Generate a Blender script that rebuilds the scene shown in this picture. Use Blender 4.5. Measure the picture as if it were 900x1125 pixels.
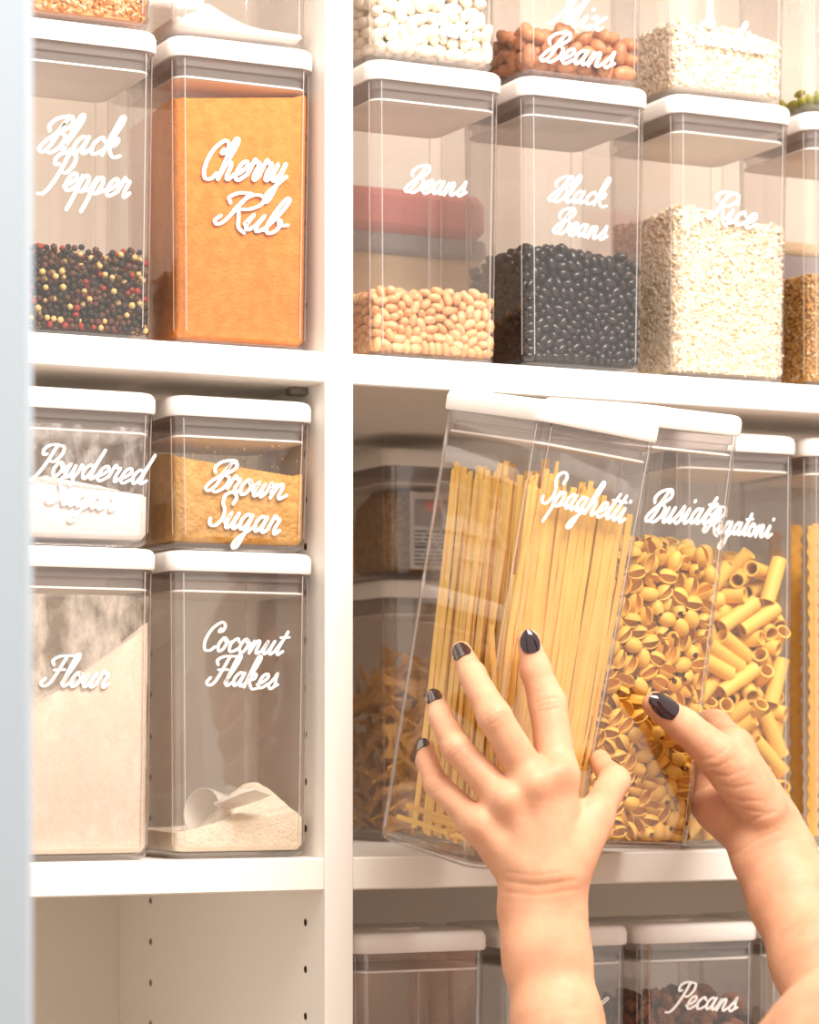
import bpy, math, random
import numpy as np
from mathutils import Matrix, Vector, Euler

# ------------------------------------------------------------------ scene, camera, light
for o in list(bpy.data.objects):
    bpy.data.objects.remove(o)
scene = bpy.context.scene
COL = scene.collection
random.seed(7)
YAW = math.radians(26.0)
FPX, CXP, HYP = 3050.0, 450.0, 820.0          # focal length in pixels, image centre column, horizon row
CAM = Vector((-0.873, -1.911, 1.5))
FOCUS = 2.03
cam = bpy.data.cameras.new('camera')
cam.sensor_fit = 'HORIZONTAL'
cam.sensor_width = 36.0
cam.lens = 36.0 * FPX / 900.0
cam.shift_y = (HYP - 562.5) / 900.0
cam.clip_start = 0.05
cam.dof.use_dof = True
cam.dof.focus_distance = FOCUS
cam.dof.aperture_fstop = 10.5
camo = bpy.data.objects.new('camera', cam)
camo.location = CAM
camo.rotation_euler = (math.pi / 2, 0, -YAW)
COL.objects.link(camo)
scene.camera = camo

scene.view_settings.view_transform = 'Standard'
scene.view_settings.look = 'None'
scene.view_settings.gamma = 1.0
scene.view_settings.use_curve_mapping = False
scene.view_settings.exposure = 0.12
scene.cycles.max_bounces = 10
scene.cycles.diffuse_bounces = 5
scene.cycles.glossy_bounces = 4
scene.cycles.transmission_bounces = 8
scene.cycles.transparent_max_bounces = 40

world = bpy.data.worlds.new('world')
scene.world = world
world.use_nodes = True
bg = world.node_tree.nodes['Background']
bg.inputs[0].default_value = (1.0, 0.885, 0.775, 1)
bg.inputs[1].default_value = 1.04


def area_light(name, loc, aim, sx, sy, power, col):
    l = bpy.data.lights.new(name, 'AREA')
    l.shape = 'RECTANGLE'
    l.size, l.size_y = sx, sy
    l.energy = power
    l.color = col
    o = bpy.data.objects.new(name, l)
    o.location = loc
    o.rotation_euler = (Vector(aim) - Vector(loc)).to_track_quat('-Z', 'Y').to_euler()
    COL.objects.link(o)
    return o


area_light('ceiling_light', (0.12, -1.12, 2.80), (0.12, 0.05, 1.75), 1.1, 0.7, 50, (1.0, 0.93, 0.86))

# ------------------------------------------------------------------ helpers


def cam_pt(px, py, zc):
    """the point seen at a pixel, at a given depth in front of the camera"""
    u, v = (px - CXP) / FPX, (HYP - py) / FPX
    return CAM + Vector((math.sin(YAW) + u * math.cos(YAW), math.cos(YAW) - u * math.sin(YAW), v)) * zc


def lin(c):
    return tuple(((x / 255.0) / 12.92 if x / 255.0 <= 0.04045 else ((x / 255.0 + 0.055) / 1.055) ** 2.4) for x in c)


MATS = {}


def mat(name, rgb, rough=0.5, spec=0.5, rgb2=None, scale=60.0, bump=0.0, bscale=200.0, sss=0.0, detail=3.0, coat=0.0, obj_var=0.0):
    m = bpy.data.materials.new(name)
    m.use_nodes = True
    nt = m.node_tree
    p = nt.nodes['Principled BSDF']
    c = lin(rgb)
    p.inputs['Base Color'].default_value = (*c, 1)
    p.inputs['Roughness'].default_value = rough
    p.inputs['Specular IOR Level'].default_value = spec
    p.inputs['Coat Weight'].default_value = coat
    if sss:
        p.inputs['Subsurface Weight'].default_value = sss
        p.inputs['Subsurface Radius'].default_value = (0.012, 0.005, 0.003)
        p.inputs['Subsurface Scale'].default_value = 1.0
    tc = nt.nodes.new('ShaderNodeTexCoord')
    last = None
    if rgb2 is not None:
        n = nt.nodes.new('ShaderNodeTexNoise')
        n.inputs['Scale'].default_value = scale
        n.inputs['Detail'].default_value = detail
        nt.links.new(tc.outputs['Object'], n.inputs['Vector'])
        r = nt.nodes.new('ShaderNodeValToRGB')
        r.color_ramp.elements[0].position = 0.35
        r.color_ramp.elements[1].position = 0.65
        r.color_ramp.elements[0].color = (*c, 1)
        r.color_ramp.elements[1].color = (*lin(rgb2), 1)
        nt.links.new(n.outputs['Fac'], r.inputs['Fac'])
        last = r.outputs['Color']
    if obj_var:
        oi = nt.nodes.new('ShaderNodeObjectInfo')
        hs = nt.nodes.new('ShaderNodeHueSaturation')
        mr = nt.nodes.new('ShaderNodeMapRange')
        mr.inputs['To Min'].default_value = 1 - obj_var
        mr.inputs['To Max'].default_value = 1 + obj_var
        nt.links.new(oi.outputs['Random'], mr.inputs['Value'])
        nt.links.new(mr.outputs['Result'], hs.inputs['Value'])
        if last is None:
            hs.inputs['Color'].default_value = (*c, 1)
        else:
            nt.links.new(last, hs.inputs['Color'])
        last = hs.outputs['Color']
    if last is not None:
        nt.links.new(last, p.inputs['Base Color'])
    if bump:
        n2 = nt.nodes.new('ShaderNodeTexNoise')
        n2.inputs['Scale'].default_value = bscale
        n2.inputs['Detail'].default_value = 4.0
        nt.links.new(tc.outputs['Object'], n2.inputs['Vector'])
        b = nt.nodes.new('ShaderNodeBump')
        b.inputs['Strength'].default_value = bump
        b.inputs['Distance'].default_value = 0.002
        nt.links.new(n2.outputs['Fac'], b.inputs['Height'])
        nt.links.new(b.outputs['Normal'], p.inputs['Normal'])
    MATS[name] = m
    return m


def clear_mat(name, tint, f0=0.045, rough=0.02, haze=0.0, haze_rgb=(255, 255, 255), gain=0.9):
    """thin clear plastic: what is behind shows through, with a reflection that grows towards the edges"""
    m = bpy.data.materials.new(name)
    m.use_nodes = True
    nt = m.node_tree
    nt.nodes.clear()
    out = nt.nodes.new('ShaderNodeOutputMaterial')
    tr = nt.nodes.new('ShaderNodeBsdfTransparent')
    tr.inputs[0].default_value = (*tint, 1)
    gl = nt.nodes.new('ShaderNodeBsdfGlossy')
    gl.inputs['Roughness'].default_value = rough
    gl.inputs['Color'].default_value = (1, 1, 1, 1)
    lw = nt.nodes.new('ShaderNodeLayerWeight')
    lw.inputs['Blend'].default_value = 0.5
    pw = nt.nodes.new('ShaderNodeMath'); pw.operation = 'POWER'
    pw.inputs[1].default_value = 5.0
    ma = nt.nodes.new('ShaderNodeMath'); ma.operation = 'MULTIPLY_ADD'
    ma.inputs[1].default_value = gain
    ma.inputs[2].default_value = f0
    nt.links.new(lw.outputs['Facing'], pw.inputs[0])
    nt.links.new(pw.outputs[0], ma.inputs[0])
    mx = nt.nodes.new('ShaderNodeMixShader')
    nt.links.new(ma.outputs[0], mx.inputs['Fac'])
    pe = nt.nodes.new('ShaderNodeMath'); pe.operation = 'POWER'
    pe.inputs[1].default_value = 2.6
    nt.links.new(lw.outputs['Facing'], pe.inputs[0])
    mc = nt.nodes.new('ShaderNodeMix'); mc.data_type = 'RGBA'
    mc.inputs['A'].default_value = (*tint, 1)
    mc.inputs['B'].default_value = (tint[0] * .62, tint[1] * .57, tint[2] * .56, 1)
    nt.links.new(pe.outputs[0], mc.inputs['Factor'])
    nt.links.new(mc.outputs['Result'], tr.inputs[0])
    base = tr.outputs[0]
    if haze:
        df = nt.nodes.new('ShaderNodeBsdfDiffuse')
        df.inputs[0].default_value = (*lin(haze_rgb), 1)
        mh = nt.nodes.new('ShaderNodeMixShader')
        mh.inputs['Fac'].default_value = haze
        nt.links.new(tr.outputs[0], mh.inputs[1])
        nt.links.new(df.outputs[0], mh.inputs[2])
        base = mh.outputs[0]
    nt.links.new(base, mx.inputs[1])
    nt.links.new(gl.outputs[0], mx.inputs[2])
    nt.links.new(mx.outputs[0], out.inputs['Surface'])
    MATS[name] = m
    return m


def dust_mat(name, rgb, scale, lo, hi, amount):
    """patchy powder clinging to the inside of a jar wall"""
    m = bpy.data.materials.new(name)
    m.use_nodes = True
    nt = m.node_tree
    nt.nodes.clear()
    out = nt.nodes.new('ShaderNodeOutputMaterial')
    tr = nt.nodes.new('ShaderNodeBsdfTransparent')
    df = nt.nodes.new('ShaderNodeBsdfDiffuse')
    df.inputs[0].default_value = (*lin(rgb), 1)
    tc = nt.nodes.new('ShaderNodeTexCoord')
    mp = nt.nodes.new('ShaderNodeMapping')
    mp.inputs['Scale'].default_value = (1.6, 1, 0.8)
    n = nt.nodes.new('ShaderNodeTexNoise')
    n.inputs['Scale'].default_value = scale
    n.inputs['Detail'].default_value = 8
    n.inputs['Roughness'].default_value = 0.65
    mr = nt.nodes.new('ShaderNodeMapRange')
    mr.inputs['From Min'].default_value = lo
    mr.inputs['From Max'].default_value = hi
    mr.inputs['To Max'].default_value = amount
    nt.links.new(tc.outputs['Object'], mp.inputs[0])
    nt.links.new(mp.outputs[0], n.inputs['Vector'])
    nt.links.new(n.outputs['Fac'], mr.inputs['Value'])
    mx = nt.nodes.new('ShaderNodeMixShader')
    nt.links.new(mr.outputs[0], mx.inputs['Fac'])
    nt.links.new(tr.outputs[0], mx.inputs[1])
    nt.links.new(df.outputs[0], mx.inputs[2])
    nt.links.new(mx.outputs[0], out.inputs['Surface'])
    MATS[name] = m
    return m


def mesh_from(name, verts, faces, mats, smooth=None, mat_idx=None):
    me = bpy.data.meshes.new(name)
    me.from_pydata([tuple(v) for v in verts], [], [tuple(int(i) for i in f) for f in faces])
    for m in (mats if isinstance(mats, (list, tuple)) else [mats]):
        me.materials.append(MATS[m] if isinstance(m, str) else m)
    if mat_idx is not None:
        me.polygons.foreach_set('material_index', np.asarray(mat_idx, dtype=np.int32))
    if smooth is not None:
        me.polygons.foreach_set('use_smooth', np.ones(len(me.polygons), dtype=bool))
        if smooth < 179:
            me.set_sharp_from_angle(angle=math.radians(smooth))
    me.update()
    return me


def link(name, me, parent=None, matrix=None, label=None, cat=None, group=None, kind=None):
    o = bpy.data.objects.new(name, me)
    COL.objects.link(o)
    if parent is not None:
        o.parent = parent
    if matrix is not None:
        o.matrix_local = matrix
    if label:
        o['label'] = label
    if cat:
        o['category'] = cat
    if group:
        o['group'] = group
    if kind:
        o['kind'] = kind
    return o


class MB:
    """collects simple solids into one mesh"""

    def __init__(self):
        self.v, self.f = [], []

    def add(self, v, f):
        n = len(self.v)
        self.v += [tuple(x) for x in v]
        self.f += [tuple(i + n for i in q) for q in f]

    def box(self, x0, x1, y0, y1, z0, z1, b=0.0):
        if b <= 0:
            v = [(x, y, z) for z in (z0, z1) for y in (y0, y1) for x in (x0, x1)]
            self.add(v, [(0, 2, 3, 1), (4, 5, 7, 6), (0, 1, 5, 4), (2, 6, 7, 3), (0, 4, 6, 2), (1, 3, 7, 5)])
            return
        loops = []
        for (z, i) in ((z0, b), (z0 + b, 0), (z1 - b, 0), (z1, b)):
            c = b if i == 0 else 0
            loops.append([(x0 + i + c, y0 + i, z), (x1 - i - c, y0 + i, z), (x1 - i, y0 + i + c, z), (x1 - i, y1 - i - c, z),
                          (x1 - i - c, y1 - i, z), (x0 + i + c, y1 - i, z), (x0 + i, y1 - i - c, z), (x0 + i, y0 + i + c, z)])
        self.loft(loops)

    def loft(self, loops, cap0=True, cap1=True):
        n = len(loops[0])
        v = [p for l in loops for p in l]
        f = []
        for k in range(len(loops) - 1):
            for i in range(n):
                j = (i + 1) % n
                f.append((k * n + i, k * n + j, (k + 1) * n + j, (k + 1) * n + i))
        if cap0:
            f.append(tuple(reversed(range(n))))
        if cap1:
            f.append(tuple(range((len(loops) - 1) * n, len(loops) * n)))
        self.add(v, f)

    def tube(self, path, rad, n=10, closed=False):
        loops = []
        for i, p in enumerate(path):
            p = Vector(p)
            a = Vector(path[max(i - 1, 0)]); b = Vector(path[min(i + 1, len(path) - 1)])
            t = (b - a).normalized()
            u = t.cross(Vector((0, 0, 1)))
            if u.length < 1e-3:
                u = t.cross(Vector((0, 1, 0)))
            u.normalize(); w = t.cross(u)
            r = rad[i] if isinstance(rad, (list, tuple)) else rad
            loops.append([tuple(p + (u * math.cos(2 * math.pi * k / n) + w * math.sin(2 * math.pi * k / n)) * r) for k in range(n)])
        self.loft(loops)

    def mesh(self, name, mats, smooth=None):
        return mesh_from(name, self.v, self.f, mats, smooth)


def rsq(hx, hy, r, z, seg=5):
    """rounded rectangle loop, counter-clockwise"""
    pts = []
    for cx_, cy_, a0 in ((hx - r, -hy + r, -90), (hx - r, hy - r, 0), (-hx + r, hy - r, 90), (-hx + r, -hy + r, 180)):
        a = math.radians(a0); b = math.radians(a0 + 90)
        e = .0008                                    # a point on the flat beside each corner keeps the walls flat
        pts.append((cx_ + r * math.cos(a) + e * math.sin(a), cy_ + r * math.sin(a) - e * math.cos(a), z))
        for k in range(seg + 1):
            a = math.radians(a0 + 90 * k / seg)
            pts.append((cx_ + r * math.cos(a), cy_ + r * math.sin(a), z))
        pts.append((cx_ + r * math.cos(b) - e * math.sin(b), cy_ + r * math.sin(b) + e * math.cos(b), z))
    return pts


# ------------------------------------------------------------------ materials
mat('white_laminate', (244, 238, 231), 0.45, 0.35, rgb2=(240, 234, 226), scale=3.0)
mat('back_laminate', (226, 216, 204), 0.55, 0.3)
mat('jamb_paint', (178, 191, 203), 0.5, 0.3)
mat('floor_wood', (150, 116, 84), 0.5, 0.4, rgb2=(128, 96, 68), scale=6)
mat('hole_brown', (84, 60, 42), 0.9, 0.1)
mat('lid_white', (243, 238, 233), 0.38, 0.4)
mat('lettering_white', (252, 250, 248), 0.5, 0.3)
mat('rail_metal', (120, 110, 100), 0.35, 0.5)
clear_mat('clear_plastic', (0.984, 0.978, 0.976), 0.055, 0.03)
clear_mat('clear_base', (0.93, 0.92, 0.93), 0.05, 0.05, haze=0.10, haze_rgb=(250, 246, 244))
clear_mat('seal_plastic', (0.86, 0.83, 0.82), 0.03, 0.2, haze=0.16, haze_rgb=(222, 212, 206), gain=0.3)
clear_mat('seal_edge', (0.9, 0.88, 0.86), 0.04, 0.2, haze=0.85, haze_rgb=(250, 245, 240), gain=0.3)
clear_mat('glint_haze', (0.92, 0.9, 0.9), 0.08, 0.1, haze=0.30, haze_rgb=(255, 250, 246), gain=0.5)  # whitish haze for the thin tubes that draw corner reflections
clear_mat('scoop_plastic', (0.9, 0.88, 0.86), 0.03, 0.2, haze=0.45, haze_rgb=(246, 240, 232), gain=0.4)
clear_mat('bag_film', (0.93, 0.92, 0.92), 0.05, 0.15, haze=0.12)
dust_mat('flour_dust', (240, 228, 212), 26.0, 0.40, 0.66, 0.75)
dust_mat('sugar_dust', (245, 240, 238), 60.0, 0.46, 0.74, 0.55)
dust_mat('crumb_dust', (205, 150, 70), 420.0, 0.60, 0.66, 0.9)

# ------------------------------------------------------------------ the pantry
S1B, S1T = 1.7745, 1.7980       # upper shelf in view
S2B, S2T = 1.3910, 1.4158       # lower shelf in view
S3B, S3T = 1.1010, 1.1250
DEPTH = 0.453
LX, RX = -0.62, 0.74
pantry = link('pantry_cabinet', None, label='white laminate pantry cabinet with open shelves and a central divider', cat='cabinet')


def holes_panel(name, x0, x1, z0, z1, cols, zs):
    mb = MB(); mb.box(x0, x1, 0, DEPTH, z0, z1, 0.0008)
    me = mb.mesh(name, 'white_laminate')
    o = link(name, me)
    cb = MB()
    for y in cols:
        for z in zs:
            loops = [[(x, y + 0.0030 * math.cos(a), z + 0.0030 * math.sin(a)) for a in [k * math.pi / 5 for k in range(10)]] for x in (x0 - 0.004, x0 + 0.0085)]
            cb.loft(loops)
    cut = link('cutter', cb.mesh('cutter', 'hole_brown'))
    md = o.modifiers.new('holes', 'BOOLEAN')
    md.object = cut; md.operation = 'DIFFERENCE'; md.solver = 'EXACT'; md.material_mode = 'TRANSFER'
    dg = bpy.context.evaluated_depsgraph_get(); dg.update()
    new = bpy.data.meshes.new_from_object(o.evaluated_get(dg))
    o.modifiers.clear(); o.data = new
    bpy.data.objects.remove(cut)
    o.parent = pantry
    return o


hz = [S2B - 0.026 - 0.036 * k for k in range(-11, 8)]
hz = [z for z in hz if not (S2B - 0.012 < z < S2T + 0.012)] + [S1T + 0.04 + 0.032 * k for k in range(6)]
dv = holes_panel('divider_panel', -0.0117, 0.0117, 0.0, 2.42, (0.037, 0.372), hz)
for (x0, x1) in ((LX - 0.0234, LX), (RX, RX + 0.0234)):
    mb = MB(); mb.box(x0, x1, 0, DEPTH, 0.0, 2.42, 0.0008)
    link('side_panel', mb.mesh('side_panel', 'white_laminate'), pantry)
mb = MB(); mb.box(LX - 0.0234, RX + 0.0234, DEPTH, DEPTH + 0.008, 0.0, 2.42)
link('back_panel', mb.mesh('back_panel', 'back_laminate'), pantry)
mb = MB(); mb.box(LX - 0.0234, RX + 0.0234, 0, DEPTH + 0.008, 2.42, 2.4434)
link('top_panel', mb.mesh('top_panel', 'white_laminate'), pantry)
for (zb, zt) in ((S1B, S1T), (S2B, S2T), (S3B, S3T), (0.70, 0.7236), (0.30, 0.3236), (0.06, 0.0836)):
    for (x0, x1) in ((LX, -0.0117), (0.0117, RX)):
        mb = MB(); mb.box(x0, x1, 0.001, DEPTH, zb, zt, 0.0012)
        link('shelf', mb.mesh('shelf', 'white_laminate'), pantry)
for (y, z) in ((0.037, S1B), (0.372, S1B)):
    mb = MB(); mb.box(-0.026, -0.0117, y - 0.006, y + 0.006, z - 0.006, z, 0.001)
    link('shelf_pin', mb.mesh('shelf_pin', 'rail_metal'), pantry)

mb = MB(); mb.box(-3, 3, -4, 2, -0.03, 0)
link('floor', mb.mesh('floor', 'floor_wood'), kind='structure')
mat('wall_paint', (236, 228, 218), 0.8, 0.2)
mb = MB(); mb.box(-3, 3, DEPTH + .010, DEPTH + .09, 0, 3.0)
link('wall_back', mb.mesh('wall_back', 'wall_paint'), kind='structure')
J = cam_pt(39, 500, 1.22)
mb = MB(); mb.box(J.x - 0.16, J.x, J.y, J.y + 0.10, 0.0, 2.5, 0.004)
mb.box(J.x - 0.165, J.x - 0.045, J.y - 0.015, J.y, 0.0, 2.5, 0.003)
jo = link('trim_1', mb.mesh('trim_1', 'jamb_paint'), kind='structure',
          label='pale blue-grey painted door frame edge, blurred, along the left of the picture', cat='door frame')

# ------------------------------------------------------------------ script lettering
GL = {
 'a': (.90, [[(.58,.85),(.32,1.0),(.06,.55),(.2,.04),(.45,.3),(.62,.98)], [(.62,.98),(.54,.32),(.66,.02),(.95,.3)]]),
 'b': (.88, [[(0,.15),(.3,1.1),(.46,2.0),(.32,2.25),(.16,1.6),(.06,.5),(.24,.02),(.52,.25),(.56,.75),(.42,.92),(.56,.6),(.9,.7)]]),
 'c': (.74, [[(.6,.78),(.42,1.0),(.1,.6),(.2,.05),(.48,.08),(.8,.35)]]),
 'd': (.92, [[(.55,.85),(.3,1.0),(.05,.5),(.22,.03),(.45,.3),(.74,1.5),(.84,2.1)], [(.84,2.1),(.62,.7),(.64,.05),(.96,.3)]]),
 'e': (.76, [[(.0,.22),(.34,.42),(.6,.78),(.46,1.04),(.2,.8),(.12,.25),(.34,-.02),(.8,.35)]]),
 'g': (.92, [[(.58,.85),(.32,1.0),(.06,.55),(.2,.04),(.45,.3),(.62,.98)], [(.62,.98),(.5,-.3),(.34,-1.05),(.1,-1.1),(.16,-.65),(.6,-.1),(.96,.3)]]),
 'h': (.86, [[(0,.2),(.35,1.4),(.46,2.1),(.28,2.2),(.14,1.3),(.02,0)], [(.02,0),(.2,.75),(.42,.96),(.52,.7),(.48,.2),(.6,0),(.9,.3)]]),
 'i': (.56, [[(0,.25),(.25,.98),(.17,.3),(.3,0),(.6,.3)], [(.36,1.42),(.40,1.50)]]),
 'k': (.84, [[(0,.2),(.35,1.4),(.46,2.1),(.28,2.2),(.14,1.3),(.02,0)], [(.05,.35),(.35,.95),(.56,.9),(.5,.6),(.2,.48)], [(.2,.48),(.42,.1),(.66,-.12),(.98,-.02)]]),
 'l': (.50, [[(0,.2),(.35,1.4),(.46,2.1),(.28,2.2),(.14,1.3),(.08,.3),(.22,0),(.54,.3)]]),
 'n': (.90, [[(0,.3),(.17,.98),(.07,0)], [(.07,0),(.26,.75),(.46,.96),(.54,.7),(.5,.2),(.62,0),(.94,.3)]]),
 'o': (.76, [[(.45,.9),(.25,1.0),(.05,.5),(.2,.02),(.45,.15),(.56,.65),(.4,.98),(.46,.72),(.84,.74)]]),
 'p': (.90, [[(0,.3),(.22,.98),(.02,-.5),(-.1,-1.1)], [(.02,.0),(.22,.75),(.46,1.0),(.62,.7),(.46,.08),(.22,.02)], [(.4,.02),(.94,.3)]]),
 'r': (.70, [[(0,.3),(.18,1.15),(.3,.98),(.52,.96),(.42,.4),(.5,.02),(.76,.3)]]),
 's': (.64, [[(0,.2),(.3,.75),(.4,1.12),(.42,.7),(.5,.25),(.3,-.02),(.1,.14)], [(.48,.16),(.7,.32)]]),
 't': (.54, [[(0,.25),(.32,1.2),(.42,1.75)], [(.42,1.75),(.2,.5),(.28,.02),(.58,.3)], [(.04,1.28),(.66,1.36)]]),
 'u': (.88, [[(0,.3),(.2,.98),(.1,.3),(.22,0),(.45,.3),(.64,.98)], [(.64,.98),(.54,.3),(.65,0),(.92,.3)]]),
 'w': (1.06, [[(0,.3),(.18,.98),(.1,.25),(.22,0),(.42,.3),(.54,.92),(.48,.2),(.6,0),(.8,.4),(.88,.98),(.95,.75),(1.12,.8)]]),
 'x': (.76, [[(0,.8),(.2,.98),(.35,.4),(.55,0),(.78,.2)], [(.68,.98),(.35,.5),(.04,0)]]),
 'y': (.90, [[(0,.3),(.2,.98),(.12,.3),(.25,.02),(.48,.35),(.64,.98)], [(.64,.98),(.5,-.3),(.34,-1.05),(.1,-1.1),(.16,-.65),(.6,-.1),(.92,.3)]]),
 'B': (1.12, [[(.08,1.25),(-.02,1.55),(.2,1.92),(.7,2.12),(1.0,2.1)], [(.82,2.12),(.62,1.3),(.42,.4),(.16,.02),(-.08,.2),(.1,.65),(.5,1.15),(.78,1.9),(1.05,1.98),(1.1,1.6),(.66,1.15)], [(.66,1.15),(1.0,.95),(.96,.4),(.6,.0),(.3,.08)]]),
 'P': (1.0, [[(.3,1.45),(.08,1.4),(.0,1.75),(.3,2.1),(.8,2.15)], [(.7,2.15),(.5,1.0),(.24,.1),(-.04,-.35),(-.36,-.4)], [(.7,2.1),(1.1,2.05),(1.18,1.55),(.9,1.0),(.52,1.02)]]),
 'C': (.98, [[(.78,1.62),(.72,1.4),(.96,1.5),(.98,1.9),(.66,2.1),(.2,1.6),(.02,.75),(.2,.08),(.58,.0),(.84,.3)]]),
 'R': (1.22, [[(.2,1.4),(.06,1.7),(.4,2.05),(.9,2.12)], [(.82,2.12),(.6,1.2),(.36,.3),(.14,.02),(-.04,.2),(.1,.55)], [(.5,.95),(.72,1.7),(1.05,2.1),(1.45,2.02),(1.48,1.6),(1.1,1.2),(.62,1.1)], [(.66,1.1),(.85,.6),(1.05,.05),(1.38,-.2)]]),
 'M': (1.42, [[(-.3,.1),(-.05,.1),(.3,1.1),(.58,2.1),(.56,1.1),(.6,.3),(.95,1.4),(1.25,2.1),(1.12,1.0),(1.16,.1),(1.46,.25)]]),
 'S': (.9, [[(.98,1.5),(1.04,1.92),(.74,2.2),(.36,2.0),(.36,1.5),(.62,1.05),(.66,.5),(.4,.04),(.05,.08),(-.05,.42)]]),
 'F': (1.12, [[(.2,1.45),(.06,1.75),(.45,2.05),(1.35,2.12)], [(.82,2.06),(.62,1.0),(.42,.2),(.12,-.05),(-.12,.15),(.02,.5)], [(.34,1.08),(1.0,1.14)]]),
}


def catmull(pts, sub=5):
    P = [Vector((p[0], p[1])) for p in pts]
    if len(P) < 3:
        return [P[0].lerp(P[-1], t / sub) for t in range(sub + 1)]
    P = [P[0] * 2 - P[1]] + P + [P[-1] * 2 - P[-2]]
    out = []
    for i in range(1, len(P) - 2):
        a, b, c, d = P[i - 1:i + 3]
        for k in range(sub):
            t = k / sub
            out.append(0.5 * ((2 * b) + (c - a) * t + (2 * a - 5 * b + 4 * c - d) * t * t + (3 * b - a - 3 * c + d) * t ** 3))
    out.append(P[-2])
    return out


def word_strokes(text, shear=0.36):
    x, res = 0.0, []
    for ch in text:
        adv, strokes = GL[ch]
        for s in strokes:
            res.append([Vector((x + p.x + shear * p.y, p.y)) for p in catmull(s)])
        x += adv
    return res, x + 0.1


def lettering(parent, M, face_y, lines, pen=0.095):
    """white vinyl script on the front face of a jar; lines: (text, x0, y0, x1, y1, x_height) in photo pixels"""
    Mi = M.inverted()
    o = Mi @ CAM
    mb = MB()
    for (text, x0, y0, x1, y1, xh) in lines:
        pts = []
        zc = 2.0
        for (px, py) in ((x0, y0), (x1, y1)):
            q = Mi @ cam_pt(px, py, 2.0)
            d = q - o
            z = 0.1
            for _ in range(3):
                t = (face_y(z) - o.y) / d.y
                z = o.z + d.z * t
            pts.append(Vector((o.x + d.x * t, z)))
            zc = 2.0 * t
        strokes, wid = word_strokes(text)
        bx = (pts[1] - pts[0]) / wid
        up = xh * zc / FPX
        w = up * pen
        for si, s in enumerate(strokes):
            dep = .00042 + .00003 * (si % 7)
            P = [pts[0] + bx * p.x + Vector((0, up * p.y)) for p in s]
            n = len(P)
            left, right = [], []
            for i in range(n):
                t = P[min(i + 1, n - 1)] - P[max(i - 1, 0)]
                if t.length < 1e-9:
                    t = Vector((1, 0))
                t.normalize()
                nn = Vector((-t.y, t.x))
                thick = 0.82 + 0.38 * abs(t.y)
                left.append(P[i] + nn * w * thick); right.append(P[i] - nn * w * thick)
            t0 = (P[1] - P[0]).normalized(); t1 = (P[-1] - P[-2]).normalized()

            def arc(c, a, b, t):
                r = (a - b) / 2
                return [c + r * math.cos(g) + t * (r.length * math.sin(g)) for g in (math.pi * .25, math.pi * .5, math.pi * .75)]
            ring_s = arc(P[0], right[0], left[0], -t0)     # right -> left around the start
            ring_e = arc(P[-1], left[-1], right[-1], t1)
            v, f = [], []
            for k in range(n):
                for q in (left[k], right[k]):
                    fy = face_y(q.y)
                    v += [(q.x, fy - dep, q.y), (q.x, fy - 0.0001, q.y)]
            for k in range(n - 1):
                a, b = 4 * k, 4 * (k + 1)
                f += [(a, b, b + 2, a + 2), (a, a + 1, b + 1, b), (a + 2, b + 2, b + 3, a + 3)]
            for ring, ia, ib in ((ring_s, 2, 0), (ring_e, 4 * (n - 1), 4 * (n - 1) + 2)):
                s0 = len(v)
                for q in ring:
                    v.append((q.x, face_y(q.y) - dep, q.y))
                f.append((ia, s0, s0 + 1, s0 + 2, ib))
            mb.add(v, f)
    txt = ' '.join(l[0] for l in lines)
    return link('lettering', mb.mesh('lettering', 'lettering_white'), parent, label='white script lettering reading ' + txt)


# ------------------------------------------------------------------ jars
LIDH = 0.0150
MESHCACHE = {}


def jar_half(z, H):
    return 0.0540 + 0.0022 * min(max((z - 0.009) / (H - 0.030), 0), 1)


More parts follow.
